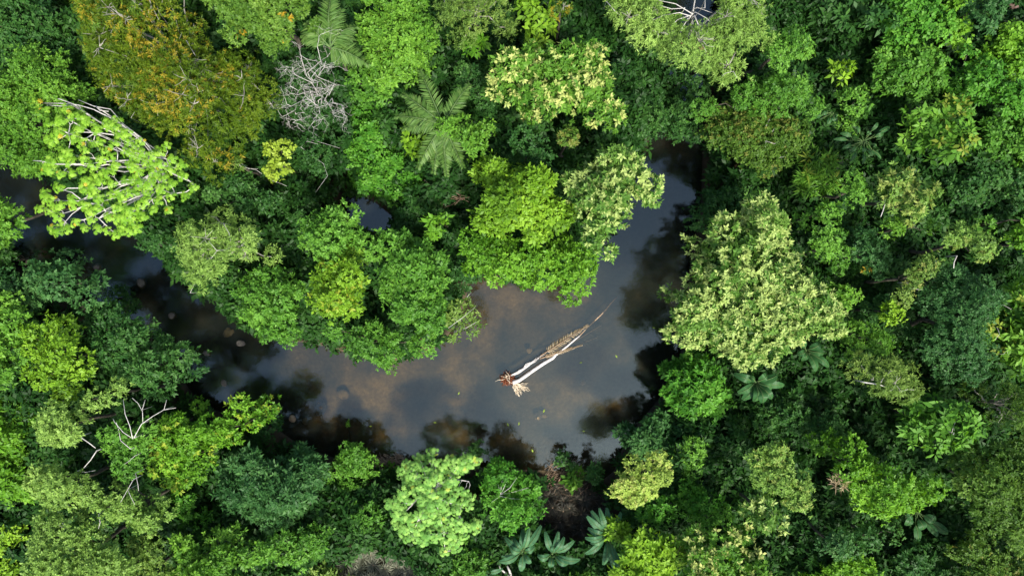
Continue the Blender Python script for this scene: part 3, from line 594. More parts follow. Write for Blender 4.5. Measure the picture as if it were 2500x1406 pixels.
def trumpet_tree(label, spots, R, zf, mat, hubpx, hubz, basepx, limbs, seed, yellow=.04):
    rng = np.random.default_rng(seed)
    base = base_on_land(P(*basepx, 0)[:2])
    root = empty('trumpet_tree', base, label, 'tree', 'trumpet trees with umbrella leaves')
    hub = P(*hubpx, hubz)
    tb = MB(); tb.tube(wiggle(base, hub, 8, .02, rng), np.linspace(.34, .2, 8), 8); tb.build('trunk', PALEBARK, root)
    Q, T, F = [], [], []
    C = []
    for x, y in spots:
        z = zf(x, y) + rng.normal(0, .35)
        c = P(x, y, z); C.append(c)
        q, t = rosette(c, R * rng.uniform(.85, 1.15), rng)
        Q += q; T += t
        F += (np.where(rng.random(len(t) // 8) < yellow, 1.0, 0.0).repeat(8)).tolist()
    lb = MB(); C = np.array(C)
    ends = []
    for ln in limbs:
        q = np.array([P(x, y, zf(x, y) - .55) for x, y in ln])
        lb.tube(q, np.linspace(.055, .032, len(q)), 5)
        ends.append(q)
        d = np.linalg.norm(q[0] - hub)
        first = hub + (q[0] - hub) * .02
        lb.tube(wiggle(first - [0, 0, 1.2], q[0], 6, .03, rng) - np.array([[0, 0, 1.9]]) * np.sin(np.linspace(0, math.pi, 6))[:, None], np.linspace(.08, .055, 6), 5)
    allp = np.concatenate(ends + [np.linspace(hub - [0, 0, .5], c, 5)[1:3] for c in C[::9]])
    for c in C:                                    # every whorl sits on a shoot of the limb that passes closest
        i = np.argmin(np.linalg.norm(allp - (c - [0, 0, .8]), axis=1))
        lb.tube(wiggle(allp[i], c - [0, 0, .1], 5, .05, rng) - np.array([[0, 0, .25]]) * np.sin(np.linspace(0, math.pi, 5))[:, None], np.linspace(.03, .02, 5), 4)
    lb.build('branches', WHITEBARK, root)
    quads_mesh('crown', np.array(Q), np.array(T), np.array(F), mat, root)
    return root

zz = lambda t: [(x / 3.8 + 60, y / 3.8 + 220) for x, y in pts(t)]
SP = zz("85,60 95,120 110,185 180,190 150,215 380,175 440,235 510,215 545,265 590,300 480,250 210,310 330,290 335,235 300,310 290,410 310,385 240,480 200,450 440,440 510,480 500,360 660,360 690,480 630,500 750,290 840,290 780,330 830,340 860,420 930,400 900,430 960,480 1065,480 820,500 740,560 550,560 800,615 940,575 1030,540 1080,585 1015,625 1170,610 1245,575 1310,515 1360,640 1450,690 1455,800 1350,750 1250,690 1110,670 700,650 540,640 390,580 350,560 330,630 400,660 215,670 190,730 230,740 330,780 430,775 520,740 620,710 830,700 800,745 740,780 650,800 560,850 620,900 700,850 800,870 1000,720 1040,760 990,690 1180,760 1210,820 930,840 1010,830 1070,870 1340,870 1260,920 1140,890 1130,950 310,910 290,890 180,950 185,1000 240,1030 130,1105 220,1120 330,1070 290,1080 290,1170 250,1290 340,1250 400,1290 460,1230 300,1320 440,1070 540,1070 430,1010 640,950 560,930 680,1010 660,1100 700,1060 800,970 900,990 960,950 1010,940 880,1080 850,1090 950,1110 1060,1070 1120,1030 1230,1030 1350,990 1485,985 1560,900 1330,1120 1185,1110 1090,1180 1060,1150 610,1200 550,1280 670,1285 755,1300 780,1180 860,1190 930,1230 970,1170 830,1340 900,1320 980,1310 1030,1290 890,1270 1000,1240 600,960 600,860 540,900 1180,700 1230,780 1290,830 1160,850 880,960 600,1130 900,1180")
LIMBS = [zz(t) for t in (
 "800,260 640,180 500,140 350,125 150,122", "460,135 330,85 190,68", "450,145 340,150 210,140", "1190,575 1080,440 920,320 800,180 640,150 500,92", "1060,430 930,330 890,310",
 "820,415 660,395 500,390 400,410 300,470", "820,395 700,340 560,270 390,262", "390,265 425,320 410,400 425,480 410,545", "400,400 260,330", "660,395 570,450 565,520", "660,400 640,470 580,490",
 "990,650 800,660 590,685 440,685 270,685", "440,685 365,750", "270,685 160,660 80,655", "770,690 660,710", "660,635 580,625", "1110,845 980,860 850,885 700,925", "900,890 830,935", "880,870 830,810",
 "1180,1020 1100,1095 1010,1120 970,1160 1030,1250", "970,1150 960,1200", "820,1130 755,1130 690,1190 660,1180", "755,1130 720,1070 620,1050 540,1080 440,1150 380,1220", "690,1190 740,1240 820,1310",
 "540,1080 470,1110 360,1145", "580,995 500,1030 330,1025", "530,1020 440,950 370,930", "520,910 400,910 360,935", "550,1205 500,1203", "1040,990 890,1060", "1320,640 1220,625", "1190,575 1300,630 1320,650", "1580,890 1500,945 1390,960 1280,990", "850,530 865,600 860,660", "660,150 700,190 780,200")]
zA = lambda x, y: 17.0 - 3.0 * (((x - 330) / 260) ** 2 + ((y - 400) / 200) ** 2)
trumpet_tree('lime trumpet tree with umbrella leaf whorls on bare white limbs over dark water', SP, .50, zA, CEC_A, (375, 400), 12.5, (430, 480), LIMBS, 3, .012)

zb = lambda t: [(x / 2.93 + 800, y / 2.93 + 926) for x, y in pts(t)]
OUT = np.array(zb("505,590 560,560 640,530 720,520 740,490 790,485 825,520 800,570 860,550 920,540 1000,540 1060,545 1110,590 1100,640 1050,650 1000,690 960,720 920,760 1040,810 1060,900 1050,960 1000,980 980,950 960,1000 1000,1020 1060,985 1110,1010 1115,1070 1060,1110 1010,1100 1000,1200 940,1210 920,1270 850,1275 780,1250 780,1180 720,1170 650,1205 590,1190 510,1150 500,1080 450,1040 420,960 390,870 400,840 480,850 500,810 540,760 500,700"))
rg = np.random.default_rng(5); SB = []
for _ in range(5000):
    q = rg.uniform(OUT.min(0), OUT.max(0))
    if poly_sdf(q[None], OUT)[0] > 8 and all((q[0] - a) ** 2 + (q[1] - b) ** 2 > 15.5 ** 2 for a, b in SB):
        SB.append(tuple(q))
HOLES = zb("770,760 590,920 620,870 980,1000")
SB = [s for s in SB if all((s[0] - a) ** 2 + (s[1] - b) ** 2 > 14 ** 2 for a, b in HOLES)]
zB = lambda x, y: 10.8 - 3.0 * (((x - 1055) / 130) ** 2 + ((y - 1225) / 150) ** 2)
LB = [zb(t) for t in ("760,830 700,820 660,860", "765,815 790,740 770,700", "755,835 730,810", "600,900 550,950", "600,890 520,880", "760,830 860,880 960,900", "760,840 800,960 830,1100 840,1240", "750,840 650,1000 600,1120", "770,800 900,680 1050,600", "980,1045 1060,1050", "960,720 1010,728")]
trumpet_tree('silver green trumpet tree with umbrella leaves on the near bank', SB, .56, zB, CEC_B, (1055, 1205), 7.0, (1050, 1185), LB, 8, .02)

# ------------------------------------------------------------------ palms
def frond(name, root, base, tip, rise, mat, rng, nl=46, ll=1.0, lw=.075, dry=False):
    """an arching feather frond from base to tip"""
    t = np.linspace(0, 1, 14)[:, None]
    path = base * (1 - t) + tip * t; path[:, 2] += (np.sin(t[:, 0] * math.pi * .85)) * rise
    m = MB(); m.tube(path, np.linspace(.075, .018, 14), 4)
    rib = m.build(name, STEM if not dry else DRIFT, root)
    s = np.linspace(.14, 1, nl)
    Q, T = [], []
    d = nrm(np.gradient(path, axis=0))
    for si in s:
        f = si * 13; i = min(int(f), 12); p = path[i] + (path[i + 1] - path[i]) * (f - i); dd = nrm(d[i] * (1 - f + i) + d[i + 1] * (f - i))
        sd = nrm(np.cross(dd, [0, 0, 1.0]))
        L0 = ll * (.35 + .65 * math.sin(min(1, si * 1.05 + .12) * math.pi) ** .6)
        for sg in (-1, 1):
            L = L0 * rng.uniform(.85, 1.12)
            dr = nrm(sd * sg * rng.uniform(.75, .95) + dd * rng.uniform(.45, .75) + np.array([0, 0, rng.uniform(-.25, .22)]))
            e = p + dr * L - np.array([0, 0, L * rng.uniform(.12, .32)])
            mid = p + dr * L * .45
            wv = nrm(np.cross(dr, [0, 0, 1.0]) + rng.normal(0, .3, 3)) * lw
            Q.append([p, mid - wv, e, mid + wv]); T.append(np.clip(rng.normal(.55, .2), 0, 1))
    quads_mesh('leaflets', np.array(Q), np.array(T), np.zeros(len(T)), mat, rib)
    return rib

def palm(label, cpx, z, tips, seed, rise=1.0, ll=1.05, trunkpx=None):
    rng = np.random.default_rng(seed)
    top = P(*cpx, z); b = base_on_land(top[:2] * (1.0) if trunkpx is None else P(*trunkpx, 0)[:2])
    root = empty('palm_tree', b, label, 'palm', 'palms on the inner bank')
    m = MB(); m.tube(wiggle(b, top, 7, .01, rng), np.linspace(.24, .17, 7), 8); m.build('trunk', BARK, root)
    for x, y, dz in tips:
        frond('frond', root, top, P(x, y, z + dz), rise, PALM, rng, ll=ll)

palm('feather palm with long arching fronds beside the bright green bush', (1083, 305), 12.0,
     [(1025, 172, -1.2), (1148, 212, -.8), (984, 234, -1.5), (968, 288, -2.2), (985, 318, -2.5), (1022, 414, -2.8), (1092, 432, -2.8), (1060, 425, -3.2), (1132, 412, -2.5), (1165, 330, -2.5)], 21, 1.2)
palm('upright feather palm at the top edge above the bare white tree', (806, 116), 14.0,
     [(818, -12, -1.0), (752, 62, -1.6), (742, 92, -2.0), (872, 72, -1.8), (868, 100, -2.2), (838, 30, -1.2), (905, 165, -3.0), (850, 160, -3.0)], 22, 1.4, 1.25)

# ------------------------------------------------------------------ banana plants
def banana_leaf(root, base, tip, width, rise, mat, rng, torn=.5):
    n = 16; t = np.linspace(0, 1, n)
    L = np.linalg.norm(tip - base)
    path = base[None] * (1 - t[:, None]) + tip[None] * t[:, None]
    path[:, 2] += np.sin(t * math.pi * .9) * rise
    d = nrm(np.gradient(path, axis=0)); side = nrm(np.cross(d, np.array([0, 0, 1.0])))
    side = nrm(side + np.array([0, 0, rng.normal(0, .25)]))
    up = nrm(np.cross(side, d))
    w = width * .5 * np.clip(np.sin(np.clip((t - .10) / .90, 0, 1) ** .75 * math.pi * .97) ** .55, .0, 1)
    Q, T = [], []
    for sg in (-1, 1):
        tear = 0; tb = rng.normal(.5, .12)
        for i in range(1, n - 1):
            if rng.random() < torn * .5: tear = rng.uniform(-.28, .1)
            dz0 = -.12 - tear * .3
            g = .14 if rng.random() < torn * .45 else 0.0
            a0 = path[i]; a1 = path[i + 1]
            o1 = path[i + 1] + side[i + 1] * sg * w[i + 1] + up[i + 1] * w[i + 1] * dz0 + d[i] * L * .03
            o0 = path[i] + side[i] * sg * w[i] + up[i] * w[i] * dz0 + d[i] * L * (.03 + g * .12)
            Q.append([a0, o0, o1, a1] if sg > 0 else [a0, a1, o1, o0]); T.append(np.clip(tb + rng.normal(0, .06), 0, 1))
    lf = quads_mesh('leaf', np.array(Q), np.array(T), np.zeros(len(T)), mat, root)
    m = MB(); m.tube(path + up * .012, np.linspace(.05, .015, n), 4); m.build('midrib', STEM, lf)
    return lf

BANANAS = []
def banana(label, cpx, z, tips, seed, mat=BANANA, width=.66, name='banana_plant', cat='banana plant', rise=.8, torn=.6, petiole=.08, group='big leaved banana like plants'):
    rng = np.random.default_rng(seed)
    top = P(*cpx, z); b = base_on_land(top[:2], .3)
    BANANAS.append(top[:2]); root = empty(name, b, label, cat, group)
    m = MB(); m.tube(wiggle(b, top, 5, .02, rng), np.linspace(.20, .11, 5), 8); m.build('pseudostem', STEM, root)
    for tp in tips:
        x, y = tp[:2]; dz = rng.uniform(-.5, .5)
        e_ = P(x, y, z + dz); s_ = top + (e_ - top) * petiole
        if petiole > .1:
            m = MB(); m.tube(np.array([top, s_ * .5 + top * .5 + [0, 0, .25], s_]), [.04, .03, .03], 4); m.build('petiole', STEM, root)
        banana_leaf(root, s_, e_, width * rng.uniform(.85, 1.12), rise * rng.uniform(.7, 1.3), mat, rng, torn)

banana('banana plant of broad blue green leaves near the lower edge, beside its twin', (1277, 1346), 7, zb("1270,1125 1330,1125 1395,1065 1440,1055 1525,1040 1245,1260 1230,1295 1300,1180 1385,1365 1450,1310 1480,1190"), 31)
banana('banana plant with tattered leaf edges between its twin and the river side one', (1348, 1352), 6.5, zb("1555,1085 1650,1085 1690,1120 1760,1150 1800,1280 1500,1250 1590,1335 1720,1310 1620,1170"), 32, torn=.9)
banana('tall banana plant beside the yellow green tree near the dead spiky plants', (1484, 1306), 9, zb("1855,975 1885,935 1940,915 1995,915 2095,945 1860,1055 1840,1125 1845,1240 1970,1315 2040,1335 2105,1400 1880,1165"), 33)
banana('small banana plant below the silver trumpet tree at the lower edge', (1170, 1395), 5.5, zb("985,1310 1085,1290 1010,1390 1180,1400 1250,1350"), 34, width=.55)
banana('banana plant with broad green leaves under the great cream tufted tree', (1845, 933), 11, [(1790, 912), (1800, 958), (1812, 975), (1838, 978), (1858, 982), (1882, 972), (1884, 945), (1912, 940), (1870, 908), (1895, 915), (1825, 915)], 35, mat=BANANA_D, width=.8, torn=.25)
banana('dark banana plant in the shade at the lower rim of the great cream tufted tree', (1968, 855), 9, [(1940, 820), (2008, 862), (1955, 880), (2020, 895), (1990, 905), (1945, 865), (2000, 835)], 36, mat=BANANA_D, width=.75)
banana('sprawling dark fern like plant below the shaded banana plant', (2000, 905), 6.5, [(1965, 890), (1950, 910), (1975, 940), (2010, 925), (2025, 930), (2028, 905), (1985, 925)], 37, mat=BANANA_D, width=.4)
g_ = lambda t: [(x / 2.93 + 1650, y / 2.93) for x, y in pts(t)]
banana('dark plant with many long pointed leaves above the round pale tufted tree', (2108, 345), 9, g_("1125,1000 1185,1065 1245,1155 1330,1175 1465,1135 1525,910 1440,880 1285,905 1175,955 1400,1120 1245,1090 1380,940 1480,960 1300,1010 1430,1050 1340,1090"), 38, mat=BANANA_D, width=.42, rise=.35, torn=.1, petiole=.5, name='long_leaf_plant', cat='plant')
banana('long leaved dark plant poking out below the spreading green tree', (2030, 275), 9, g_("960,850 1085,890 1130,870 1040,820 1150,840"), 39, mat=BANANA_D, width=.4, rise=.3, torn=.1, petiole=.4, name='long_leaf_plant', cat='plant')
h_ = lambda t: [(x / 2.93 + 1650, y / 2.93 + 926) for x, y in pts(t)]
banana('big leaf plant in deep shade near the lower corner', (2232, 1245), 7, h_("1640,935 1650,980 1760,1070 1870,1115 1940,1100 1720,1165 1850,1010 1640,1040"), 40, mat=BANANA_D, width=.85, rise=.4, torn=.1, petiole=.4, name='long_leaf_plant', cat='plant')

# ------------------------------------------------------------------ the bare white tree
def bare_tree():
    rng = np.random.default_rng(77)
    b = base_on_land(P(790, 330, 0)[:2])
    root = empty('bare_tree', b, 'leafless white tree of tangled branches on the inner bank', 'tree', G)
    hub = P(785, 262, 6.0)
    tb = MB(); tb.tube(wiggle(b, hub, 7, .03, rng), np.linspace(.16, .07, 7), 7); tb.build('trunk', PALEBARK, root)
    lb = MB()
    def grow(p, d, L, r, lev):
        n = 5; q = [p]
        dd = d
        for _ in range(n):
            dd = nrm(dd + rng.normal(0, .30, 3) * np.array([1, 1, .5])); q.append(q[-1] + dd * L / n)
        lb.tube(np.array(q), np.linspace(r, r * .55, n + 1), 4)
        if lev == 0: return
        for k in range(rng.integers(2, 4)):
            i = rng.integers(2, n + 1)
            e = nrm(dd + rng.normal(0, .75, 3) * np.array([1, 1, .45]))
            grow(q[i], e, L * rng.uniform(.5, .8), r * .6, lev - 1)
    for x, y, z in [(715, 165, 14), (735, 135, 14), (775, 115, 14.5), (795, 150, 14), (760, 190, 14.5), (708, 210, 13), (740, 245, 12.5), (812, 215, 13), (825, 255, 12), (845, 290, 11), (700, 255, 11.5), (715, 300, 10.5), (760, 305, 10.5), (690, 285, 10), (780, 235, 13.5)]:
        e = P(x, y, z); q = wiggle(hub, e, 8, .07, rng)
        lb.tube(q, np.linspace(.05, .026, 8), 5)
        for j in (5, 6, 7):
            dd = nrm(q[j] - q[j - 1] + rng.normal(0, .5, 3) * [1, 1, .3]); grow(q[j], dd, rng.uniform(1.0, 1.9), .021, 3)
    lb.build('branches', WHITEBARK, root)
bare_tree()

# ------------------------------------------------------------------ spiky ground rosettes
def spiky_mesh(rng, n=34, L=1.0):
    Q, T = [], []
    for i in range(n):
        a = i * 2.399; el = .25 + .9 * (i / n)
        d = np.array([math.cos(a) * math.sin(el + .35), math.sin(a) * math.sin(el + .35), math.cos(el + .35)])
        l = L * rng.uniform(.75, 1.15)
        p = np.array([0, 0, .12]); m = p + d * l * .5 + [0, 0, .06]; e = p + d * l - [0, 0, l * .22]
        s = nrm(np.cross(d, [0, 0, 1.0])) * .045
        Q.append([p, m - s, e, m + s]); T.append(np.clip(rng.normal(.5, .25), 0, 1))
    return np.array(Q), np.array(T)
rs = np.random.default_rng(91)
def spiky_proto(mat):
    Q, T = spiky_mesh(rs)
    r = bpy.data.objects.new('spiky_plant', None); COL.objects.link(r)
    quads_mesh('leaf_rosette', Q, T, np.zeros(len(T)), mat, r)
    m = MB(); m.tube(np.array([[0, 0, -.4], [0, 0, 0], [0, 0, .2]]), [.1, .12, .06], 6); m.build('stump', DRIFT, r)
    return r
def dup(o, loc, rz, sc):
    c = o.copy(); COL.objects.link(c); c.location = loc; c.rotation_euler = (rs.normal(0, .12), rs.normal(0, .12), rz); c.scale = (sc,) * 3
    for ch in o.children:
        k = ch.copy(); COL.objects.link(k); k.parent = c
    return c
def scatter_spiky(proto, poly, n, sep, label, group):
    pl = np.array([P(x, y, 1.0)[:2] for x, y in pts(poly)]); got = []; first = True
    for _ in range(20000):
        if len(got) >= n: break
        q = rs.uniform(pl.min(0), pl.max(0))
        if poly_sdf(q[None], pl)[0] < 0.1 or wet(q[None])[0] > -.2: continue
        if any((q[0] - a) ** 2 + (q[1] - b) ** 2 < sep * sep for a, b in got): continue
        got.append(tuple(q)); z = float(land_z(q[None])[0]) + rs.uniform(.15, .6)
        sc = rs.uniform(.8, 1.3)
        if first:
            proto.location = (q[0], q[1], z); proto.scale = (sc,) * 3; o = proto; first = False
        else:
            o = dup(proto, (q[0], q[1], z), rs.uniform(0, 6.28), sc)
        tag(o, label, 'plant', group)
scatter_spiky(spiky_proto(SPIKE), '838,1360 880,1325 960,1315 1040,1340 1062,1406 830,1406', 30, .75, 'grey green spiky rosette plant in the patch at the lower edge', 'grey spiky rosettes at the lower edge')
scatter_spiky(spiky_proto(SPIKE_D), '1315,1200 1340,1180 1420,1180 1470,1200 1480,1240 1440,1290 1340,1300 1310,1260', 34, .7, 'withered dark brown spiky rosette in the bare patch by the river', 'withered spiky rosettes by the river')

# ------------------------------------------------------------------ dry sticks and a white dead branch
def stick_pile(label, poly, n, z0, z1, L, seed, ang=None):
    rng = np.random.default_rng(seed)
    pl = np.array([P(x, y, z0)[:2] for x, y in pts(poly)]); m = MB(); k = 0
    while k < n:
        q = rng.uniform(pl.min(0), pl.max(0))
        if poly_sdf(q[None], pl)[0] < 0: continue
        a = rng.uniform(0, 6.28) if ang is None else rng.normal(ang, .45)
        p = np.array([q[0], q[1], rng.uniform(z0, z1)]); d = np.array([math.cos(a), math.sin(a), rng.normal(0, .12)])
        l = L * rng.uniform(.5, 1.2)
        m.tube(wiggle(p - d * l / 2, p + d * l / 2, 4, .04, rng), np.linspace(.035, .015, 4), 4); k += 1
    o = m.build('stick_pile', DRIFT, None); tag(o, label, 'stick pile', 'dry stick piles on the near bank')
stick_pile('heap of dry brown sticks on the bank beside the bright green mound', '890,1125 940,1112 985,1110 985,1130 930,1140 895,1138', 90, .3, 1.1, 1.3, 1, -.2)
stick_pile('tangle of dry branches at the water edge among small bank shrubs', '1340,1125 1420,1125 1430,1160 1380,1185 1330,1175', 80, .3, 1.2, 1.5, 2, .6)
stick_pile('dead brushwood lying over the withered spiky rosettes', '1315,1165 1400,1175 1440,1200 1400,1230 1330,1220', 90, .9, 1.7, 1.5, 3, .5)
stick_pile('dry twigs caught under the vine mound on the inner bank', '1045,455 1110,465 1140,490 1100,505 1060,495', 40, 6.0, 7.0, 1.8, 4, -.3)
stick_pile('scattered dry sticks on the bank between green bank tree and silver trumpet tree', '845,1180 930,1165 930,1215 870,1220', 30, 3.0, 3.8, 1.4, 5, -.3)
rb = np.random.default_rng(4); m = MB()
for ln, r in (("1218,1376 1220,1386 1232,1396 1248,1412", .12), ("1238,1380 1244,1392 1250,1412", .15)):
    q = np.array([P(x, y, 5.5) for x, y in pts(ln)]); m.tube(q, np.linspace(r * .6, r, len(q)), 6)
q0 = P(1249, 1412, 5.5); m.tube(np.array([q0, q0 - [0, .6, 3], [q0[0], q0[1] - .9, 0.2]]), [.16, .2, .26], 6)
tag(m.build('dead_branch', WHITEBARK, None), 'bleached white forked dead stump at the lower edge below the banana plants', 'dead branch')

# ------------------------------------------------------------------ the fallen palm in the river
def fallen_palm():
    rng = np.random.default_rng(12)
    f = lambda x, y, z: P(x / 5.02 + 1200, y / 5.02 + 700, z)
    root = empty('fallen_palm', f(230, 1140, -.3), 'uprooted pale palm trunk lying in the river with its red brown root ball', 'fallen tree')
    m = MB(); q = np.array([f(260, 1175, .45), f(340, 1145, .48), f(460, 1060, .45), f(560, 990, .42), f(660, 925, .38), (f(755, 870, .34)), f(785, 835, .30), f(850, 790, .26), f(930, 725, .22), f(1010, 655, .16), f(1080, 600, .08)])
    m.tube(q, [.27, .21, .195, .19, .185, .18, .14, .12, .11, .10, .08], 10); m.build('trunk', LOGWHITE, root)
    m = MB(); q = np.array([f(1080, 600, .05), f(1180, 495, -.10), f(1260, 420, -.08), f(1340, 345, -.04), f(1400, 280, -.12), f(1460, 205, -.30), f(1540, 120, -.6)])
    m.tube(q, [.07, .06, .09, .09, .08, .06, .03], 6); m.build('submerged_stem', DRIFT, root)
    m = MB(); q = np.array([f(240, 1085, .35), f(330, 1040, .42), f(440, 965, .45), f(560, 880, .42), f(660, 800, .35)])
    for k in range(9):
        qq = q + rng.normal(0, .12, q.shape) * [1, 1, .6]; qq[0] = q[0] + rng.normal(0, .06, 3)
        cut = 5 if k < 5 else 4
        m.tube(qq[:cut], np.linspace(.065, .018, cut), 5)
    m.build('split_stem', LOGWHITE, root)
    for a, b, dz, ll in (((600, 845), (1185, 470), .25, .62), ((590, 880), (1110, 715), .2, .32)):
        frond('frond', root, f(*a, .45), f(*b, .12), .15, DRYLEAF, rng, nl=40, ll=ll, lw=.035, dry=True)
    frond('frond', root, f(900, 740, -.05), f(1350, 470, -.35), .0, SPIKE_D, rng, nl=50, ll=1.1, lw=.05, dry=True)
    frond('frond', root, f(900, 770, -.1), f(1300, 620, -.40), .0, SPIKE_D, rng, nl=50, ll=1.0, lw=.05, dry=True)
    m = MB(); c = f(192, 1125, .22)
    for k in range(230):
        d = nrm(rng.normal(0, 1, 3)); d[2] *= .7
        p = c + d * rng.uniform(.05, .4); e = c + nrm(d + rng.normal(0, .45, 3)) * rng.uniform(.55, 1.0)
        e[2] = max(e[2], -.4)
        m.tube(wiggle(p, e, 4, .12, rng), np.linspace(.05, .02, 4), 4)
    m.build('root_ball', ROOTRED, root)
    m = MB()
    for k in range(26):
        a = rng.normal(-.95, .55); p = f(285, 1185, .25) + rng.normal(0, .12, 3)
        l = rng.uniform(.7, 1.75); e = p + np.array([math.cos(a) * l, math.sin(a) * l * .8, rng.uniform(-.35, .25)])
        q = wiggle(p, e, 6, .07, rng); q[:, 0] += np.linspace(0, 1, 6) ** 2 * .35
        m.tube(q, np.linspace(.065, .025, 6), 5)
    for k in range(12):
        p = f(200, 1110, .75) + rng.normal(0, .2, 3) * [1, 1, .3]; e = p + rng.normal(0, .5, 3) * [1, 1, .2]
        m.tube(wiggle(p, e, 4, .1, rng), np.linspace(.05, .02, 4), 4)
    m.build('roots', ROOTPALE, root)
fallen_palm()

# ------------------------------------------------------------------ stones in the river
def stone(px, py, r, top, mat, label, seed):
    rng = np.random.default_rng(seed)
    import bmesh
    bm = bmesh.new(); bmesh.ops.create_icosphere(bm, subdivisions=3, radius=1.0)
    k = rng.normal(0, 1, (4, 3)); sc = np.array([r * rng.uniform(.8, 1.2), r * rng.uniform(.7, 1.1), r * .6])
    for v in bm.verts:
        d = np.array(v.co); b = 1 + .16 * math.sin(2.2 * d @ k[0]) + .10 * math.sin(3.7 * d @ k[1]) + .05 * math.sin(7 * d @ k[2])
        v.co = Vector(d * b * sc)
    me = bpy.data.meshes.new('river_stone'); bm.to_mesh(me); bm.free()
    me.polygons.foreach_set('use_smooth', [True] * len(me.polygons)); me.materials.append(mat)
    o = link('river_stone', me); p = P(px, py, 0); o.location = (p[0], p[1], top - sc[2]); o.rotation_euler = (0, 0, rng.uniform(0, 6))
    tag(o, label, 'stone', 'stones in the river')
ST = [(712, 1022, .34, .22, STONE_T, 'pale dry stone at the water edge by the dark bushy bank tree'),
      (781, 998, .62, -.02, STONE, 'large grey stone under shallow water beyond the pale dry stone'),
      (776, 984, .3, -.02, STONE, 'small grey stone touching the large grey stone'),
      (745, 1030, .34, -.05, STONE, 'grey submerged stone between pale dry stone and large grey stone'),
      (832, 965, .75, -.05, STONE_T, 'flat tan submerged stone below the peninsula tip'),
      (1314, 1020, .36, -.02, STONE_T, 'tan stone under water below the root ball'),
      (1328, 1016, .34, -.02, STONE_T, 'second tan stone in the pair below the root ball, toward the outer bank'),
      (545, 935, .45, .12, STONE, 'pale stone in black water by the dark river tree'),
      (588, 838, .40, .12, STONE, 'stone breaking the surface under the peninsula bushes'),
      (555, 812, .50, -.02, STONE, 'broad grey stone in the narrow river below the peninsula'),
      (420, 770, .45, .05, STONE, 'dim stone in the narrow river below the feathery pale tree'),
      (235, 655, .50, .05, STONE, 'dark stone at the edge of the narrow river by the blue green tree'),
      (345, 690, .6, .1, STONE, 'reddish light edged rock where the narrow river bends'),
      (1423, 935, .3, -.1, STONE_T, 'small tan stone under water between fallen palm and outer bank'),
      (1292, 857, .3, -.1, STONE_T, 'small tan stone under water just above the fallen palm'),
      (503, 862, .4, .12, STONE, 'rock in black shade along the dark river tree')]
for i, s in enumerate(ST): stone(*s, 300 + i)

# ------------------------------------------------------------------ single leaves drifting on the river
rl = np.random.default_rng(55)
for x, y in ((1240, 1036), (1267, 1034), (1328, 1003), (1425, 1052), (1418, 885), (1596, 800), (1062, 1031), (905, 1040), (1300, 1100), (1120, 960), (1505, 870)):
    p = P(x, y, .012); a = rl.uniform(0, 6.28); L = rl.uniform(.16, .24); d = np.array([math.cos(a), math.sin(a), 0]); sd_ = np.array([-d[1], d[0], 0])
    V = np.array([[p - d * L, p - sd_ * L * .45 + [0, 0, .03], p + d * L, p + sd_ * L * .45 + [0, 0, .03]]])
    o = quads_mesh('floating_leaf', V, np.array([rl.uniform(.2, 1)]), np.zeros(1), LEAF['lemon'], None)
    tag(o, 'single small pale yellow leaf drifting on open river water', 'leaf', 'leaves drifting on the river')
# ------------------------------------------------------------------ land sheet with the river bed in it
def grid_mesh(name, xs, ys, zf, mat):
    X, Y = np.meshgrid(xs, ys); q = np.stack([X, Y], -1); Z = zf(q)
    v = np.column_stack([X.ravel(), Y.ravel(), Z.ravel()]); nx = len(xs)
    i = np.arange((len(xs) - 1) * (len(ys) - 1)); r, c = i // (nx - 1), i % (nx - 1); a = r * nx + c
    F = np.column_stack([a, a + 1, a + nx + 1, a + nx])
    me = bpy.data.meshes.new(name); me.from_pydata(v.tolist(), [], F.tolist())
    me.polygons.foreach_set('use_smooth', [True] * len(me.polygons)); me.materials.append(mat)
    return link(name, me)

def axis_pts(h, step, far):
    a = np.arange(-h, h + .01, step); e = h + np.geomspace(step, far - h, 14)
    return np.concatenate([-e[::-1], a, e])

m, nt, out = new_mat('ground')
geo = nt.nodes.new('ShaderNodeNewGeometry'); sep = nt.nodes.new('ShaderNodeSeparateXYZ'); nt.links.new(geo.outputs['Position'], sep.inputs[0])
soil = ramp(nt, noise(nt, .9, 6), [(.3, (.020, .016, .010)), (.55, (.045, .034, .020)), (.8, (.075, .06, .035))])
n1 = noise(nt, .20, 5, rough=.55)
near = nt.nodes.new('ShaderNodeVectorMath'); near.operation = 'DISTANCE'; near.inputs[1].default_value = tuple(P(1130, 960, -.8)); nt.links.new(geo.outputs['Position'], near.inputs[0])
nm_ = nt.nodes.new('ShaderNodeMapRange'); nm_.inputs[1].default_value = 13; nm_.inputs[2].default_value = 24; nm_.inputs[3].default_value = .06; nm_.inputs[4].default_value = -.22  # tan shallows near the bend; beyond, tree shade is put into bed colour
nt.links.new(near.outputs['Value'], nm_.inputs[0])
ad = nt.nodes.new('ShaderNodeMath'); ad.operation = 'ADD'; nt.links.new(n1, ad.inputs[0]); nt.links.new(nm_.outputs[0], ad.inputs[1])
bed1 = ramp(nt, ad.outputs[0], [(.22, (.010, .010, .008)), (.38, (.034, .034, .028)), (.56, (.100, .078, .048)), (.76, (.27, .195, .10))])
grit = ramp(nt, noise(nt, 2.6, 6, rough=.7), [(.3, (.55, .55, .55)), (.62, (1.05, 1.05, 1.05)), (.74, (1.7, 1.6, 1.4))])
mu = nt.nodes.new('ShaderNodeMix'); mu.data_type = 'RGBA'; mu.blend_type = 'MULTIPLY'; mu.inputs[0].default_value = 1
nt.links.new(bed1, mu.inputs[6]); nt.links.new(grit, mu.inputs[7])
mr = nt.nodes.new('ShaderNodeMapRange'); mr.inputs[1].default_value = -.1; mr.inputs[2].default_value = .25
nt.links.new(sep.outputs['Z'], mr.inputs[0])
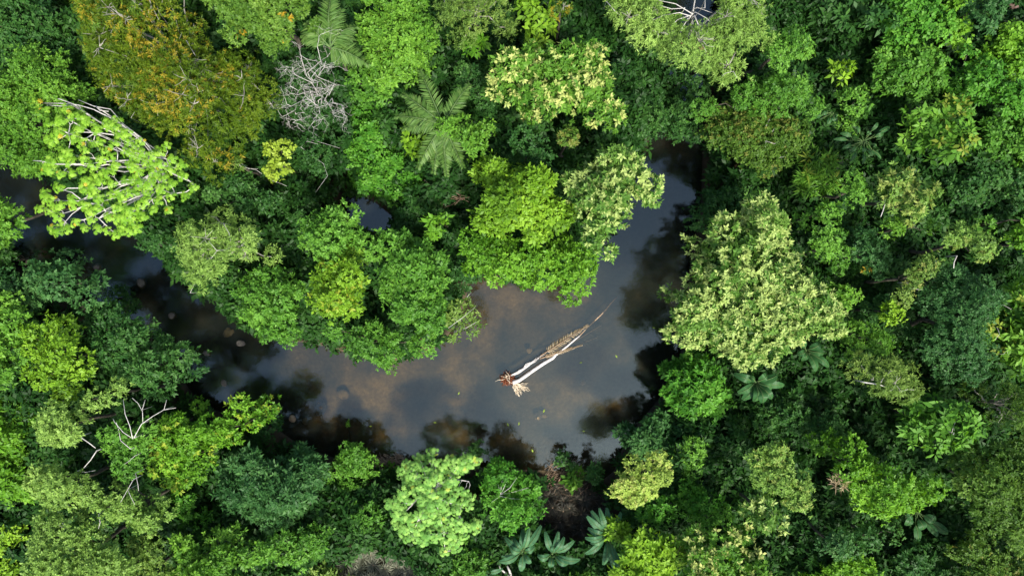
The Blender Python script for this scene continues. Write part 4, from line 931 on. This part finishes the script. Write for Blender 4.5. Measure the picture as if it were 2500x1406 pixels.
wetmix = mixc(nt, mr.outputs[0], mu.outputs[2], soil)
# the bare pinkish ground in the far corner
px_ = P(2520, -10, 0)
vm = nt.nodes.new('ShaderNodeVectorMath'); vm.operation = 'DISTANCE'; vm.inputs[1].default_value = (px_[0] + 1, px_[1], 1.2)
nt.links.new(geo.outputs['Position'], vm.inputs[0])
mr2 = nt.nodes.new('ShaderNodeMapRange'); mr2.inputs[1].default_value = 6.5; mr2.inputs[2].default_value = 3.5
nt.links.new(vm.outputs['Value'], mr2.inputs[0])
bare = ramp(nt, noise(nt, 2.0, 6), [(.35, (.12, .075, .06)), (.6, (.24, .165, .14)), (.8, (.36, .27, .23))])
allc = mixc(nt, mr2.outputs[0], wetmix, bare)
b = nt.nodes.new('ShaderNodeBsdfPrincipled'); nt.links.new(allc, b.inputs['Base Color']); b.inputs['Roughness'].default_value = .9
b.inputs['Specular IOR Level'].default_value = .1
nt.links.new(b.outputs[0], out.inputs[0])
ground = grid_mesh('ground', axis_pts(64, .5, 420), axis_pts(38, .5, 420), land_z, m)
tag(ground, kind='structure')

m, nt, out = new_mat('river_water')
gl = nt.nodes.new('ShaderNodeBsdfGlossy'); gl.inputs['Roughness'].default_value = .015; gl.inputs['Color'].default_value = (.70, .95, 1.0, 1)
tr = nt.nodes.new('ShaderNodeBsdfTransparent'); tr.inputs['Color'].default_value = (.66, .60, .44, 1)
murk = nt.nodes.new('ShaderNodeBsdfDiffuse'); murk.inputs['Color'].default_value = (.018, .027, .025, 1)
mk = nt.nodes.new('ShaderNodeMixShader'); mk.inputs[0].default_value = .24
nt.links.new(tr.outputs[0], mk.inputs[1]); nt.links.new(murk.outputs[0], mk.inputs[2])
fr = nt.nodes.new('ShaderNodeFresnel'); fr.inputs['IOR'].default_value = 1.33
ma = nt.nodes.new('ShaderNodeMath'); ma.operation = 'MULTIPLY'; ma.inputs[1].default_value = 3.1; ma.use_clamp = True
nt.links.new(fr.outputs[0], ma.inputs[0])
bp = nt.nodes.new('ShaderNodeBump'); bp.inputs['Strength'].default_value = .16; bp.inputs['Distance'].default_value = .04
nt.links.new(noise(nt, 3.2, 4), bp.inputs['Height'])
for n_ in (gl, fr): nt.links.new(bp.outputs[0], n_.inputs['Normal'])
mx = nt.nodes.new('ShaderNodeMixShader'); nt.links.new(ma.outputs[0], mx.inputs[0]); nt.links.new(mk.outputs[0], mx.inputs[1]); nt.links.new(gl.outputs[0], mx.inputs[2])
nt.links.new(mx.outputs[0], out.inputs[0])
wm = MB(); A, B = 64, 46
wm.add([(-A, -B, 0), (A, -B, 0), (A, B, 0), (-A, B, 0)], [(0, 1, 2, 3)])
water = wm.build('river_water', m, None, smooth=False); tag(water, kind='structure')

# ------------------------------------------------------------------ undergrowth: one leafy ground cover nobody could count
rng = np.random.default_rng(1001)
hx, hy, st = 62, 37, .95
xs = np.arange(-hx, hx, st); ys = np.arange(-hy, hy, st)
q = np.stack(np.meshgrid(xs, ys), -1).reshape(-1, 2); q = q + rng.uniform(-.5, .5, q.shape) * st
d = wet(q)
bare_c = np.array([px_[0] + 1, px_[1]])
no = [np.array([P(x, y, 1)[:2] for x, y in pts(t)]) for t in ('838,1350 880,1318 960,1308 1040,1330 1070,1420 825,1420', '1308,1185 1340,1168 1420,1170 1475,1195 1488,1240 1440,1295 1340,1305 1302,1260')]
ok = (d < -.5) & (np.linalg.norm(q - bare_c, axis=1) > 5.2) & (poly_sdf(q, no[0]) < 0) & (poly_sdf(q, no[1]) < 0)
q, d = q[ok], d[ok]
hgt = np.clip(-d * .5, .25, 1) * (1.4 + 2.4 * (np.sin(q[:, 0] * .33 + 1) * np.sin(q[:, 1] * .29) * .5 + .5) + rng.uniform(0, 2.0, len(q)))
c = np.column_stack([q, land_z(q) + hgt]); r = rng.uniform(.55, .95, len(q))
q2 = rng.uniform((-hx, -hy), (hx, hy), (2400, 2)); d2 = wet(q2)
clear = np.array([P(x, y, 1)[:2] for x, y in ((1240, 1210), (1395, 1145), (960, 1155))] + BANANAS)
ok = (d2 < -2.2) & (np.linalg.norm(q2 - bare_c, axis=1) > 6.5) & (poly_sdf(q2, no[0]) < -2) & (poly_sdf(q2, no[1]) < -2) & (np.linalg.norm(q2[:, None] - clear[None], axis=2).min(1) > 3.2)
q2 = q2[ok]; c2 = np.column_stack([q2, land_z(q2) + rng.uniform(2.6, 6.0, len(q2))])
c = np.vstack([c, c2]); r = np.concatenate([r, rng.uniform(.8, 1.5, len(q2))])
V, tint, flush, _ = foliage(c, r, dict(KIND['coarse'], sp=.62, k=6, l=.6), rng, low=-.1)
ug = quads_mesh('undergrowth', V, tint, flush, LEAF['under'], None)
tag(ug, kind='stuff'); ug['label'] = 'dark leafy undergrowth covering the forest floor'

# ------------------------------------------------------------------ light, sky, camera
EL, AZ = math.radians(57), math.radians(-66)          # sun height; direction it stands in, counted from +x
sd = Vector((math.cos(EL) * math.cos(AZ), math.cos(EL) * math.sin(AZ), math.sin(EL)))
sun = bpy.data.lights.new('sun', 'SUN'); sun.energy = 4.3; sun.angle = math.radians(5.0); sun.color = (1.0, .95, .86)
so = bpy.data.objects.new('sun', sun); COL.objects.link(so); so.rotation_euler = sd.to_track_quat('Z', 'Y').to_euler(); so.location = sd * 200
w = bpy.data.worlds.new('World'); S.world = w; w.use_nodes = True
nt = w.node_tree; bg = nt.nodes['Background']; sk = nt.nodes.new('ShaderNodeTexSky'); sk.sky_type = 'NISHITA'
sk.sun_disc = False; sk.sun_elevation = EL; sk.sun_rotation = math.pi / 2 - AZ; sk.air_density = 1.0; sk.dust_density = 3.0; sk.ozone_density = 1.0
bg.inputs['Strength'].default_value = .16
nt.links.new(sk.outputs[0], bg.inputs['Color'])

cam = bpy.data.cameras.new('camera'); cam.lens = LENS; cam.sensor_width = 36; cam.clip_end = 2000
co = bpy.data.objects.new('camera', cam); COL.objects.link(co); co.location = (0, 0, H); co.rotation_euler = (0, 0, 0)
S.camera = co
S.view_settings.view_transform = 'Standard'; S.view_settings.look = 'None'; S.view_settings.exposure = 0.84; S.view_settings.gamma = 1
S.cycles.max_bounces = 8; S.cycles.transparent_max_bounces = 12; S.cycles.diffuse_bounces = 3
